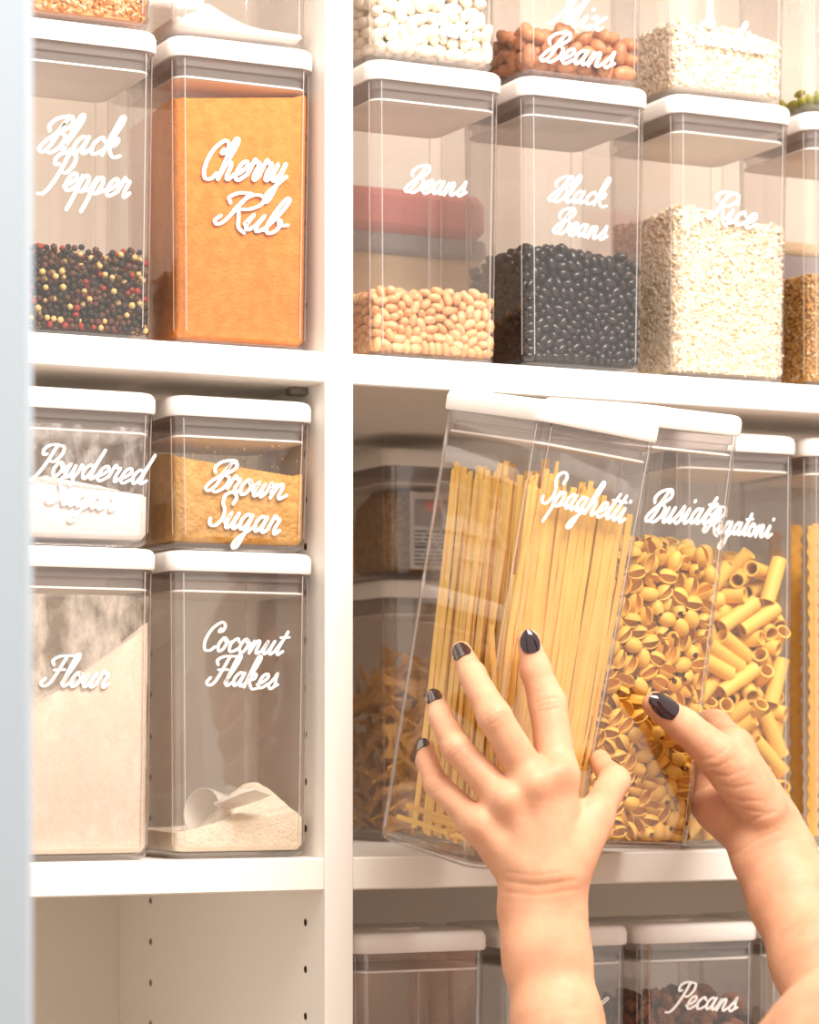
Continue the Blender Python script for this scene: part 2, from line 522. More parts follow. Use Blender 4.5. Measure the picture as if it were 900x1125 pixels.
def jar_meshes(H):
    if H in MESHCACHE:
        return MESHCACHE[H]
    top = H - LIDH
    mb = MB()
    out = [rsq(0.0530, 0.0530, .0095, .0045), rsq(.0540, .0540, .010, .009), rsq(.05401, .05401, .010, .0098), rsq(.05619, .05619, .010, top - .007), rsq(.0562, .0562, .010, top - .006), rsq(.0564, .0564, .010, top),
           rsq(.0553, .0553, .009, top), rsq(.0551, .0551, .009, top - .008), rsq(.05509, .05509, .009, top - .009), rsq(.05291, .05291, .009, .0103), rsq(.0529, .0529, .009, .0095), rsq(.0520, .0520, .0085, .0062), rsq(.048, .048, .008, .0048)]
    mb.loft(out, False, True)
    body = mb.mesh('body', 'clear_plastic', 40)
    edge_glints = []  # added thin tubes, standing in for bright reflection lines along the jar corners
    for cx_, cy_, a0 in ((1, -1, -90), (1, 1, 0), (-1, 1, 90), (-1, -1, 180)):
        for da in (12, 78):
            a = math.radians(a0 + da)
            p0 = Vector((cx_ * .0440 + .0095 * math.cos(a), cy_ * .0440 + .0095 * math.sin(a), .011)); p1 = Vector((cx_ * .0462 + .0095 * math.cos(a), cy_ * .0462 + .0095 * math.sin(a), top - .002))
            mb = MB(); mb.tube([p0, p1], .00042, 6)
            edge_glints.append(mb.mesh('edge_glint', 'glint_haze', 60))
    mb = MB()
    mb.loft([rsq(.043, .043, .008, .0022), rsq(.0436, .0436, .008, .0002), rsq(.0472, .0472, .0095, .0), rsq(.0500, .0500, .0105, .0012), rsq(.0520, .0520, .0095, .0028), rsq(.0530, .0530, .0095, .0045)], True, False)
    base = mb.mesh('base', 'clear_base', 50)
    mb = MB()
    z0 = top - .0005
    mb.loft([rsq(.0560, .0560, .012, z0 + .0006), rsq(.0578, .0578, .0125, z0), rsq(.0588, .0588, .0135, z0 + .0016), rsq(.0588, .0588, .0135, H - .0052), rsq(.0579, .0579, .0135, H - .0022), rsq(.0562, .0562, .013, H - .0006), rsq(.0538, .0538, .012, H), rsq(.0300, .0300, .012, H)], True, True)
    lid = mb.mesh('lid', 'lid_white', 50)
    mb = MB()
    circ = lambda r, z: [(r * math.cos(a), r * math.sin(a), z) for a in [2 * math.pi * k / 28 for k in range(28)]]
    mb.loft([circ(.0225, H - .001), circ(.0225, H + .0006), circ(.0215, H + .0012), circ(.0120, H + .0010), circ(.003, H + .0009)])
    button = mb.mesh('pop_button', 'lid_white', 50)
    mb = MB()
    mb.loft([rsq(.0540, .0540, .0105, top - .0001), rsq(.0540, .0540, .0105, top - .007), rsq(.0518, .0518, .0105, top - .008), rsq(.0516, .0516, .0105, top - .0145)], True, False)
    seal = mb.mesh('seal', 'seal_plastic', 40)
    mb = MB()
    mb.loft([rsq(.0516, .0516, .0105, top - .0142), rsq(.0532, .0532, .0105, top - .0145), rsq(.0534, .0534, .0105, top - .0158), rsq(.0515, .0515, .0105, top - .0165), rsq(.044, .044, .009, top - .0166)], False, True)
    edge = mb.mesh('seal_edge', 'seal_edge', 40)
    MESHCACHE[H] = (body, base, lid, button, seal, edge, edge_glints)
    return MESHCACHE[H]


TALL, TALLER, MED, SHORT = 0.334, 0.342, 0.230, 0.114


def jar(label, H, M, lines=None, group='clear storage jars'):
    root = link('storage_jar', None, matrix=M, label=label, cat='jar', group=group)
    body, base, lid, button, seal, edge, edge_glints = jar_meshes(H)
    bo = link('body', body, root)
    link('base', base, bo)
    for rb in edge_glints:
        link('edge_glint', rb, bo)
    lo = link('lid', lid, root, label='white plastic lid')
    link('pop_button', button, lo)
    so = link('seal', seal, root)
    link('seal_edge', edge, so)
    if lines:
        lettering(root, M, lambda z: -jar_half(z, H), lines)
    return root


def T(x, y, z, rz=0.0):
    return Matrix.Translation((x, y, z)) @ Matrix.Rotation(math.radians(rz), 4, 'Z')


YF = 0.070     # centre line of the front row
Z2 = S1T + MED
M_pepper = T(-0.1980, YF, S1T)
M_cherry = T(-0.0717, YF - .001, S1T)
M_topL1 = T(-0.1980, YF, Z2 + .0012)
M_topL2 = T(-0.0720, YF, Z2 + .0012)
M_flour = T(-0.1990, YF, S2T)
M_coco = T(-0.0722, YF, S2T)
M_psug = T(-0.1985, YF, S2T + MED + .0012)
M_bsug = T(-0.0722, YF, S2T + MED + .0012)
M_beans = T(0.0905, YF, S1T)
M_black = T(0.2205, YF - .005, S1T)
M_rice = T(0.3580, YF - .005, S1T)
M_gold = T(0.4900, YF, S1T)
M_white = T(0.0900, YF, Z2 + .0012)
M_mix = T(0.2200, YF - .004, Z2 + .0012)
M_caro = T(0.3570, YF - .004, Z2 + .0012)
M_pist = T(0.4880, YF, Z2 + .0012)
ZB = S3T
M_low1 = T(0.0870, 0.088, ZB)
M_low2 = T(0.2160, 0.088, ZB)
M_pecan = T(0.3400, 0.088, ZB)
M_low4 = T(0.4640, 0.094, ZB)
M_rig = T(0.3720, 0.078, S2T)
M_maf = T(0.4960, 0.078, S2T)
M_bfar = T(0.2270, 0.331, S2T)
M_bpkt = T(0.2270, 0.331, S2T + MED + .0012)


def pose(p):
    return Matrix.Translation(p[:3]) @ Matrix.Rotation(p[5], 4, 'Z') @ Matrix.Rotation(p[4], 4, 'Y') @ Matrix.Rotation(p[3], 4, 'X')


M_spag = pose((.0643, -.1018, 1.4188, .1773, .0687, .2413))
M_busi = pose((.2000, -.0380, 1.4291, .1465, .0364, .0536))

jar('clear jar lettered Black Pepper, standing beside the orange jar', MED, M_pepper, [('Black', 43, 167, 131, 171, 19), ('Pepper', 50, 206, 141, 218, 19)])
jar('clear jar lettered Cherry Rub, full of orange seasoning', MED, M_cherry, [('Cherry', 220, 196, 314, 200, 20), ('Rub', 235, 246, 312, 260, 19)])
jar('clear jar of tan crumbs stacked on the peppercorn jar lid', MED, M_topL1)
jar('clear jar of white powder stacked on the orange seasoning jar', MED, M_topL2)
jar('clear jar lettered Flour, dusted white inside', MED, M_flour, [('Flour', 46, 753, 118, 756, 16)])
jar('clear jar lettered Coconut Flakes with a scoop inside', MED, M_coco, [('Coconut', 221, 714, 310, 720, 15), ('Flakes', 228, 752, 304, 757, 15.5)])
jar('short clear jar lettered Powdered Sugar, stacked on the flour jar', SHORT, M_psug, [('Powdered', 37, 521, 160, 533, 16), ('Sugar', 50, 552, 126, 562, 15)])
jar('short clear jar lettered Brown Sugar, stacked on the coconut jar', SHORT, M_bsug, [('Brown', 226, 539, 314, 549, 17), ('Sugar', 229, 577, 306, 588, 18)])
jar('clear jar lettered Beans, low layer of pinto beans', MED, M_beans, [('Beans', 445, 211, 511, 216, 14.5)])
jar('clear jar lettered Black Beans on the upper shelf', MED, M_black, [('Black', 603, 221, 666, 226, 13.5), ('Beans', 608, 256, 666, 264, 14)])
jar('clear jar lettered Rice on the upper shelf', MED, M_rice, [('Rice', 777, 240, 830, 252, 16)])
jar('clear jar of golden grain at the right edge of the upper shelf', MED, M_gold)
jar('clear jar of white beans stacked on the pinto bean jar', MED, M_white, [('Beans', 471, 37, 518, 44, 11)])
jar('clear jar lettered Mix Beans, stacked on the black bean jar', MED, M_mix, [('Mix', 606, 27, 662, 34, 15), ('Beans', 594, 67, 674, 75, 16)])
jar('clear jar lettered Carolina, stacked on the rice jar', MED, M_caro, [('Carolina', 763, 47, 842, 60, 14)])
jar('clear jar with green seeds stacked at the top right', MED, M_pist)
jar('clear grey empty jar on the lowest shelf beside the divider', MED, M_low1)
jar('clear jar on the lowest shelf behind the left forearm', MED, M_low2, [('l', 650, 1112, 659, 1113, 8)])
jar('clear jar lettered Pecans on the lowest shelf', MED, M_pecan, [('Pecans', 738, 1107, 809, 1111, 13.5)])
jar('clear jar of dark contents on the lowest shelf behind the right forearm', MED, M_low4)
jar('tall clear jar lettered Spaghetti, tilted under the spread left hand', TALL, M_spag, [('Spaghetti', 594, 552, 685, 575, 17)])
jar('tall clear jar lettered Busiate, full of pasta shells under the thumb', TALL, M_busi, [('Busiate', 709, 573, 789, 577, 17)])
jar('tall clear jar lettered Rigatoni beside the shells jar', TALLER, M_rig, [('Rigatoni', 772, 585, 847, 591, 14)])
jar('tall clear jar of wavy pasta ribbons at the right edge', TALLER, M_maf)
jar('clear jar of bow tie pasta at the back of the shelf', MED, M_bfar)
jar('short clear jar with a food packet, stacked at the back', SHORT, M_bpkt)

# ------------------------------------------------------------------ jar contents
CAV = 0.0521
FLOOR = 0.0068


def widen(z):
    """the jar walls lean out a little towards the top"""
    return 1 + .040 * np.clip((z - .01) / .21, 0, 1)


def put(name, me, M, **kw):
    return link(name, me, matrix=M, **kw)


def powder(name, label, M, h, matname, top=None, rough=0.0015, cat='powder', seed=0, res=26, c=CAV):
    """a filling with a flat-walled body and an uneven top"""
    rng = np.random.RandomState(seed)
    ph = rng.rand(6) * 6.28
    def hz(x, y):
        b = h if top is None else top(x, y)
        return b + rough * (math.sin(90 * x + ph[0]) + math.sin(120 * y + ph[1]) + .7 * math.sin(210 * x + 160 * y + ph[2])) + rough * .5 * (math.sin(430 * x + ph[3]) * math.sin(390 * y + ph[4]))
    loop0 = rsq(c - .003, c - .003, .008, FLOOR - .001); loop1 = rsq(c, c, .009, FLOOR + .003)
    # top surface: concentric rounded loops
    mb = MB()
    loops = [loop0, loop1]
    rim = rsq(c, c, .009, 0, 8)
    loops = [rsq(c - .003, c - .003, .008, FLOOR - .0012, 8), [(x, y, min(FLOOR + .003, hz(x, y) - .001)) for x, y, z in rim]]
    K = 16
    for k in range(K):
        s = 1 - k / K
        ring_ = [(x * s, y * s, max(hz(x * s, y * s) + (rng.rand() - .5) * rough * .6, FLOOR)) for x, y, z in rim]
        loops.append([(x * float(widen(z)), y * float(widen(z)), z) for x, y, z in ring_])
    mb.loft(loops)
    return put(name, mb.mesh(name, matname, 60), M, label=label, cat=cat, kind='stuff')


mat('cherry_rub', (228, 146, 66), 0.9, 0.1, rgb2=(214, 130, 52), scale=140, bump=.5, bscale=420)
mat('flour_white', (240, 226, 208), 0.95, 0.1, rgb2=(236, 220, 200), scale=30, bump=.2, bscale=160)
mat('powdered_sugar', (246, 242, 240), 0.95, 0.1, bump=.2, bscale=160)
mat('brown_sugar', (226, 178, 104), 0.9, 0.15, rgb2=(206, 154, 78), scale=110, bump=.9, bscale=300)
mat('white_powder', (248, 240, 232), 0.95, 0.1, bump=.2)
mat('coconut', (246, 234, 214), 0.9, 0.1, rgb2=(240, 224, 198), scale=160, bump=.6, bscale=400)

powder('cherry_rub', 'orange seasoning filling the Cherry Rub jar', M_cherry, .178, 'cherry_rub', seed=1, cat='seasoning',
       top=lambda x, y: .183 + .010 * (x / .05) * (1 if x > 0 else .0) - .003 * (y / .05) - .004 * math.exp(-((x - .005) / .02) ** 2))
powder('flour', 'cream flour heaped up one side of the Flour jar', M_flour, .13, 'flour_white', seed=2, cat='flour',
       top=lambda x, y: .128 + .034 * (x / .05) - .010 * (y / .05))
powder('powdered_sugar', 'white powdered sugar in the short jar', M_psug, .048, 'powdered_sugar', seed=3, cat='sugar',
       top=lambda x, y: .046 - .004 * (x / .05) + .004 * math.cos(60 * x))
powder('brown_sugar', 'golden brown sugar in the short jar', M_bsug, .062, 'brown_sugar', seed=4, cat='sugar', rough=.0016,
       top=lambda x, y: .058 + .010 * ((x - .012) / .05) ** 2 + .004 * (y / .05) - .002 * math.sin(x * 80))
powder('white_powder', 'mound of white powder in the jar above the orange seasoning', M_topL2, .02, 'white_powder', seed=5,
       top=lambda x, y: .012 + .026 * math.exp(-((x + .012) / .028) ** 2 - (y / .045) ** 2))
coco_top = lambda x, y: .019 + .036 * math.exp(-((x - .022) / .029) ** 2 - ((y + .022) / .050) ** 2)
powder('coconut_flakes', 'cream coconut flakes heaped in the jar with the scoop', M_coco, .03, 'coconut', seed=6, cat='coconut', rough=.0012, top=coco_top)


def dust(parent_M, name, label, matname, z0, z1, c=.0527):
    """powder clinging to the inside of the wall, a film just inside the plastic"""
    mb = MB()
    l0 = rsq(c, c, .0088, z0, 5); c1 = c + .0105 * (z1 - z0); l1 = rsq(c1, c1, .0088, z1, 5)
    mb.loft([l0, l1], False, False)
    return put(name, mb.mesh(name, matname, 60), parent_M, label=label, cat='dust', kind='stuff')


dust(M_flour, 'flour_dust', 'flour dust clinging to the wall above the flour', 'flour_dust', .012, .195)
dust(M_psug, 'sugar_dust', 'white sugar dust on the wall above powdered sugar', 'sugar_dust', .012, .088)
dust(M_bsug, 'sugar_crumbs', 'brown sugar crumbs stuck on the jar wall', 'crumb_dust', .05, .082)

# ---- scoop in the coconut
mb = MB()
ring = lambda r, y, n=24: [(r * math.cos(2 * math.pi * k / n), y, r * math.sin(2 * math.pi * k / n)) for k in range(n)]
mb.loft([ring(.0175, 0), ring(.0178, .002), ring(.0165, .030), ring(.0150, .034)], False, True)
mb.loft([ring(.0168, 0), ring(.0150, .030)], False, True)
mb.loft([ring(.0168, 0), ring(.0175, 0)], False, False)
mm = mb.mesh('cup', 'scoop_plastic', 50)
scoop = link('measuring_scoop', None, matrix=M_coco @ Matrix.Translation((-.024, -.030, .036)) @ Matrix.Rotation(math.radians(-62), 4, 'Z') @ Matrix.Rotation(math.radians(-12), 4, 'X'),
             label='translucent white plastic scoop lying in the coconut flakes', cat='scoop')
link('cup', mm, scoop)
mb = MB()
hp = [(0.0165, .003, .004), (.030, .003, .008), (.045, .003, .013), (.055, .003, .016)]
loops = []
for i, (x, y, z) in enumerate(hp):
    w = (.009, .0105, .012, .010)[i]
    loops.append([(x, y - w, z - .0012), (x, y + w, z - .0012), (x, y + w, z + .0012), (x, y - w, z + .0012)])
mb.loft(loops)
link('handle', mb.mesh('handle', 'scoop_plastic', 30), scoop)


# ---- packing of loose pieces (capsules settle under gravity inside a jar)
def pack(n, L, r, hx, hy, h, seed=0, iters=150):
    rng = np.random.RandomState(seed)
    P = np.stack([rng.uniform(-hx + r, hx - r, n), rng.uniform(-hy + r, hy - r, n), rng.uniform(r, h * 1.02, n)], 1)
    D = rng.normal(size=(n, 3)); D /= np.linalg.norm(D, axis=1)[:, None]
    lo = np.array([-hx + r, -hy + r, r]); hi = np.array([hx - r, hy - r, 9.])
    cut = 2 * (L + r) * 1.15
    I = J = None
    for it in range(iters):
        if it % 10 == 0:
            G = P.astype(np.float32); sq = (G * G).sum(1)
            d2 = sq[:, None] + sq[None] - 2 * G @ G.T
            I, J = np.nonzero(np.triu(d2 < cut * cut, 1))
        P[:, 2] -= 0.0006 * max(0, 1 - it / (iters * .8))
        # closest points of the two axes
        d1 = D[I] * L; d2_ = D[J] * L
        rr = P[I] - P[J]
        if L > 0:
            a = (d1 * d1).sum(1); e = (d2_ * d2_).sum(1); b = (d1 * d2_).sum(1); c = (d1 * rr).sum(1); f_ = (d2_ * rr).sum(1)
            den = np.maximum(a * e - b * b, 1e-14)
            s = np.clip((b * f_ - c * e) / den, -1, 1)
            t = np.clip((b * s + f_) / e, -1, 1)
            s = np.clip((b * t - c) / a, -1, 1)
        else:
            s = t = np.zeros(len(I))
        q = rr + d1 * s[:, None] - d2_ * t[:, None]
        dist = np.linalg.norm(q, axis=1) + 1e-9
        pen = np.maximum(2 * r - dist, 0)
        push = q / dist[:, None] * (pen * .5 * .7)[:, None]
        dP = np.zeros_like(P); W = np.zeros_like(P)
        np.add.at(dP, I, push); np.add.at(dP, J, -push)
        if L > 0:
            inv = 1 / (L * L * .8 + r * r * .6)
            np.add.at(W, I, np.cross(d1 * s[:, None], push) * inv); np.add.at(W, J, np.cross(d2_ * t[:, None], -push) * inv)
        for sg in ((1, -1) if L > 0 else (0,)):
            E_ = P + D * (L * sg)
            fix = (np.clip(E_, lo, hi) - E_)
            dP += fix * .6
            if L > 0:
                W += np.cross(D * (L * sg), fix) * inv * .6
        P += dP
        if L > 0:
            D += np.cross(np.clip(W, -.3, .3), D)
            D /= np.linalg.norm(D, axis=1)[:, None]
    C_ = P.copy()
    for sg in (1, -1):
        E_ = P + D * (L * sg)
        P += np.clip(E_, lo, hi) - E_
    return P, D


def frames(P, D, seed, wall=None):
    """a rotation for each piece: x along its axis, random roll"""
    rng = np.random.RandomState(seed)
    out = []
    for p, d in zip(P, D):
        q = Vector(d).to_track_quat('X', 'Z')
        out.append(Matrix.Translation(p) @ q.to_matrix().to_4x4() @ Matrix.Rotation(rng.rand() * 6.283, 4, 'X'))
    return out


def join_pieces(name, me, mats4, matname):
    n = len(me.vertices)
    co = np.empty(n * 3); me.vertices.foreach_get('co', co); co = co.reshape(-1, 3)
    faces = [tuple(p.vertices) for p in me.polygons]
    V, F = [], []
    for k, m in enumerate(mats4):
        a = np.array(m)
        V.append(co @ a[:3, :3].T + a[:3, 3])
        F += [tuple(i + k * n for i in f) for f in faces]
    return mesh_from(name, np.concatenate(V), F, matname, 60)


def spread(name, label, cat, group, meshes, P, D, M, r, hx, seed, limit=290, filler=None, fr=None, front_only=False):
    """outer pieces become things of their own, the hidden ones inside become one filling"""
    fr = fr or frames(P, D, seed)
    top = np.percentile(P[:, 2], 93)
    score = np.minimum.reduce([P[:, 1] + hx, (P[:, 0] + hx) * 1.3 + (.02 if front_only else 0), (top - P[:, 2]) * 1.2 + .002])
    order = np.argsort(score)
    vis = [i for i in order if score[i] < 2.6 * r][:limit]
    vs = set(vis)
    for k, i in enumerate(vis):
        put(name, meshes[k % len(meshes)], M @ fr[i], label=label, cat=cat, group=group)
    rest = [fr[i] for i in range(len(P)) if i not in vs]
    if rest and filler:
        put(filler[0], join_pieces(filler[0], meshes[0], rest, meshes[0].materials[0]), M, label=filler[1], cat=cat, kind='stuff')


def bean_mesh(name, a, b, c, bend, matname, nu=10, nv=6, wr=0.0, seed=0):
    rng = np.random.RandomState(seed)
    v, f = [(-a, 0, 0)], []
    for i in range(1, nv):
        th = math.pi * i / nv
        for k in range(nu):
            ph = 2 * math.pi * k / nu
            x = -a * math.cos(th); s = math.sin(th) ** .85
            w = 1 + wr * (rng.rand() - .5)
            v.append((x, b * s * math.cos(ph) * w + bend * (x / a) ** 2, c * s * math.sin(ph) * w))
    v.append((a, 0 + bend, 0)); v[0] = (-a, bend, 0)
    for k in range(nu):
        j = (k + 1) % nu
        f.append((0, 1 + j, 1 + k))
        f.append((len(v) - 1, 1 + (nv - 2) * nu + k, 1 + (nv - 2) * nu + j))
        for i in range(nv - 2):
            f.append((1 + i * nu + k, 1 + i * nu + j, 1 + (i + 1) * nu + j, 1 + (i + 1) * nu + k))
    return mesh_from(name, v, f, matname, 179)


mat('pinto_bean', (226, 176, 128), 0.42, 0.4, rgb2=(212, 156, 106), scale=260, obj_var=.16)
mat('pinto_pale', (236, 196, 152), 0.42, 0.4, rgb2=(216, 160, 112), scale=260, obj_var=.1)
mat('black_bean', (34, 30, 32), 0.25, 0.5, obj_var=.2)
mat('white_bean', (250, 238, 220), 0.45, 0.4, obj_var=.06)
mat('brown_bean', (204, 142, 100), 0.45, 0.4, rgb2=(190, 122, 80), scale=200, obj_var=.2)
mat('green_seed', (150, 150, 44), 0.5, 0.3, obj_var=.2)
mat('pecan', (158, 98, 60), 0.55, 0.3, rgb2=(112, 64, 38), scale=300, bump=.6, bscale=500, obj_var=.25)

P, D = pack(1420, .0016, .0036, CAV, CAV, .062, 1)
P[:, 2] += FLOOR
P[:, :2] *= widen(P[:, 2])[:, None]
spread('pinto_bean', 'tan pinto bean in the Beans jar', 'bean', 'pinto beans in the Beans jar',
       [bean_mesh('pinto_bean', .0058, .0040, .0036, .0006, 'pinto_bean'), bean_mesh('pinto_bean', .0062, .0041, .0036, .0004, 'pinto_pale')], P, D, M_beans, .0036, CAV, 1, filler=('pinto_bean_filling', 'deeper layers of tan pinto beans in the Beans jar'))
P, D = pack(2650, .0017, .0035, CAV, CAV, .12, 2)
P[:, 2] += FLOOR
P[:, :2] *= widen(P[:, 2])[:, None]
spread('black_bean', 'glossy black bean in the Black Beans jar', 'bean', 'black beans in the Black Beans jar',
       [bean_mesh('black_bean', .0060, .0039, .0034, .0006, 'black_bean'), bean_mesh('black_bean', .0056, .0040, .0036, .0004, 'black_bean')], P, D, M_black, .0035, CAV, 2, filler=('black_bean_filling', 'deeper layers of black beans in the Black Beans jar'))
P, D = pack(800, .0042, .0043, CAV, CAV, .14, 3)
P[:, 2] += FLOOR
P[:, :2] *= widen(P[:, 2])[:, None]
spread('white_bean', 'plump white bean in the top jar', 'bean', 'white beans in the top jar',
       [bean_mesh('white_bean', .0090, .0050, .0046, .0012, 'white_bean')], P, D, M_white, .0046, CAV, 3, filler=('white_bean_filling', 'deeper layers of white beans in the top jar'))
P, D = pack(185, .0040, .0055, CAV, CAV, .035, 4)
P[:, 2] += FLOOR
P[:, :2] *= widen(P[:, 2])[:, None]
spread('brown_bean', 'reddish brown bean in the Mix Beans jar', 'bean', 'brown beans in the Mix Beans jar',
       [bean_mesh('brown_bean', .0100, .0062, .0056, .0010, 'brown_bean')], P, D, M_mix, .0056, CAV, 4, filler=('brown_bean_filling', 'deeper layers of brown beans in the Mix Beans jar'))
P, D = pack(150, .003, .0035, CAV, CAV, .010, 5)
P[:, 2] += FLOOR
P[:, :2] *= widen(P[:, 2])[:, None]
spread('green_seed', 'green seed in the top right jar', 'seed', 'green seeds in the top right jar',
       [bean_mesh('green_seed', .0065, .0038, .0030, .0003, 'green_seed')], P, D, M_pist, .004, CAV, 5, filler=('green_seed_filling', 'deeper layer of green seeds in the top right jar'))
P, D = pack(760, .0050, .0048, CAV, CAV, .19, 6)
P[:, 2] += FLOOR
P[:, :2] *= widen(P[:, 2])[:, None]
spread('pecan', 'brown pecan half in the Pecans jar', 'nut', 'pecans in the Pecans jar',
       [bean_mesh('pecan', .0105, .0062, .0042, .0010, 'pecan', wr=.5, seed=s) for s in (1, 2)], P, D, M_pecan, .005, CAV, 6, filler=('pecan_filling', 'deeper layers of brown pecans in the Pecans jar'))
P, D = pack(420, .0050, .0055, CAV, CAV, .165, 7)
P[:, 2] += FLOOR
P[:, :2] *= widen(P[:, 2])[:, None]
mat('dark_nut', (70, 44, 32), 0.5, 0.3, obj_var=.25)
spread('dark_nut', 'dark brown nut in the jar behind the right forearm', 'nut', 'dark nuts behind the right forearm',
       [bean_mesh('dark_nut', .0105, .0062, .0050, .0010, 'dark_nut', wr=.4, seed=3)], P, D, M_low4, .005, CAV, 7, filler=('dark_nut_filling', 'deeper layers of dark nuts in the jar'))


# ---- fine grains that nobody could count
def grain_heap(name, label, cat, M, h, L, r, n_face, mats, weights, seed, top=None, sides=4, n_top=None, core_mat=None):
    rng = np.random.RandomState(seed)
    c = CAV
    topf = top or (lambda x, y: h + 0 * x)
    pts, axs = [], []
    for s in range(4):
        u = rng.uniform(-c + .004, c - .004, n_face); v = rng.rand(n_face); dep = c - r - rng.rand(n_face) * 2.2 * r
        x, y = [(u, -dep), (-dep, u), (dep, u), (u, dep)][s]
        z = FLOOR + r + v * (topf(x, y) - FLOOR - r)
        pts.append(np.stack([x, y, z], 1))
        a = rng.rand(n_face) * 6.283
        tilt = rng.normal(size=n_face) * .25
        tx, tz, nn = np.cos(a), np.sin(a) * .8, tilt
        axs.append(np.stack([tx, nn, tz], 1) if s in (0, 3) else np.stack([nn, tx, tz], 1))
    nt = n_top or n_face
    x = rng.uniform(-c + .003, c - .003, nt); y = rng.uniform(-c + .003, c - .003, nt)
    pts.append(np.stack([x, y, topf(x, y) - r + rng.rand(nt) * r * 1.5], 1))
    a = rng.rand(nt) * 6.283
    axs.append(np.stack([np.cos(a), np.sin(a), rng.normal(size=nt) * .25], 1))
    P = np.concatenate(pts); A = np.concatenate(axs); A /= np.linalg.norm(A, axis=1)[:, None]
    lim = c - .0004
    P[:, 0] = np.clip(P[:, 0], -lim + r, lim - r); P[:, 1] = np.clip(P[:, 1], -lim + r, lim - r)
    B = np.cross(A, rng.normal(size=A.shape)); B /= np.linalg.norm(B, axis=1)[:, None]
    C2 = np.cross(A, B)
    n = len(P)
    V = []
    sz = rng.uniform(.85, 1.15, n)[:, None]
    V.append(P - A * L * sz)
    for t in (-.45, .45):
        for k in range(4):
            an = k * math.pi / 2
            V.append(P + A * L * t * sz + (B * math.cos(an) + C2 * math.sin(an)) * r * sz)
    V.append(P + A * L * sz)
    V = np.stack(V, 1)                      # n x 10 x 3
    V[..., 0] = np.clip(V[..., 0], -.0523, .0523); V[..., 1] = np.clip(V[..., 1], -.0523, .0523)
    V[..., :2] *= widen(V[..., 2])[..., None]
    fl = []
    for k in range(4):
        j = (k + 1) % 4
        fl += [(0, 1 + j, 1 + k), (9, 5 + k, 5 + j)]
    q = [(1 + k, 1 + (k + 1) % 4, 5 + (k + 1) % 4, 5 + k) for k in range(4)]
    F = []
    for i in range(n):
        b = 10 * i
        F += [(a_ + b, b_ + b, c_ + b) for a_, b_, c_ in fl] + [tuple(w + b for w in qq) for qq in q]
    mi = rng.choice(len(mats), n, p=np.array(weights) / sum(weights))
    idx = np.repeat(mi, 12)
    verts = V.reshape(-1, 3)
    # solid heart of the heap
    mb = MB()
    cc = c - 2.6 * r
    rim = rsq(cc, cc, .008, 0, 4)
    loops = [[(x, y, FLOOR) for x, y, z in rim]] + [[(x * s, y * s, float(topf(x * s, y * s)) - 2.0 * r) for x, y, z in rim] for s in (1, .75, .5, .25, .05)]
    mb.loft(loops)
    nb = len(verts)
    verts = np.concatenate([verts, np.array(mb.v)])
    F += [tuple(i + nb for i in f) for f in mb.f]
    idx = np.concatenate([idx, np.zeros(len(mb.f), dtype=int)])
    return put(name, mesh_from(name, verts, F, mats, 60, idx), M, label=label, cat=cat, kind='stuff')


mat('rice_grain', (244, 228, 202), 0.5, 0.3)
mat('rice_pale', (250, 238, 218), 0.5, 0.3)
mat('rice_tan', (226, 200, 158), 0.5, 0.3)
mat('gold_grain', (206, 158, 84), 0.6, 0.3)
mat('gold_dark', (180, 126, 58), 0.6, 0.3)
mat('crumb_tan', (226, 160, 100), 0.8, 0.2)
mat('crumb_orange', (206, 128, 66), 0.8, 0.2)
mat('pepper_black', (44, 36, 34), 0.6, 0.3)
mat('pepper_brown', (92, 58, 44), 0.6, 0.3)
mat('pepper_cream', (214, 182, 118), 0.6, 0.3)
mat('pepper_red', (156, 52, 42), 0.6, 0.3)
grain_heap('rice', 'white long grain rice in the Rice jar', 'rice', M_rice, .135, .0034, .0010, 3200, ['rice_grain', 'rice_pale', 'rice_tan'], (5, 4, 1.2), 11,
           top=lambda x, y: .1335 - .005 * (x / .05) + .003 * np.sin(70 * x + 1) * np.cos(50 * y))
grain_heap('carolina_rice', 'pale grain in the Carolina jar', 'rice', M_caro, .05, .0030, .0016, 1500, ['rice_pale', 'rice_grain', 'rice_tan'], (6, 3, .6), 12,
           top=lambda x, y: .056 - .004 * (x / .05) + .002 * np.sin(70 * x + 1))
grain_heap('golden_grain', 'golden cracked grain at the right of the upper shelf', 'grain', M_gold, .095, .0018, .0011, 3200, ['gold_grain', 'gold_dark', 'rice_tan'], (5, 4, 1), 13)
grain_heap('tan_crumbs', 'tan orange crumbs in the jar above the peppercorns', 'crumbs', M_topL1, .10, .0022, .0014, 2200, ['crumb_tan', 'crumb_orange', 'rice_tan'], (5, 4, 3), 14)


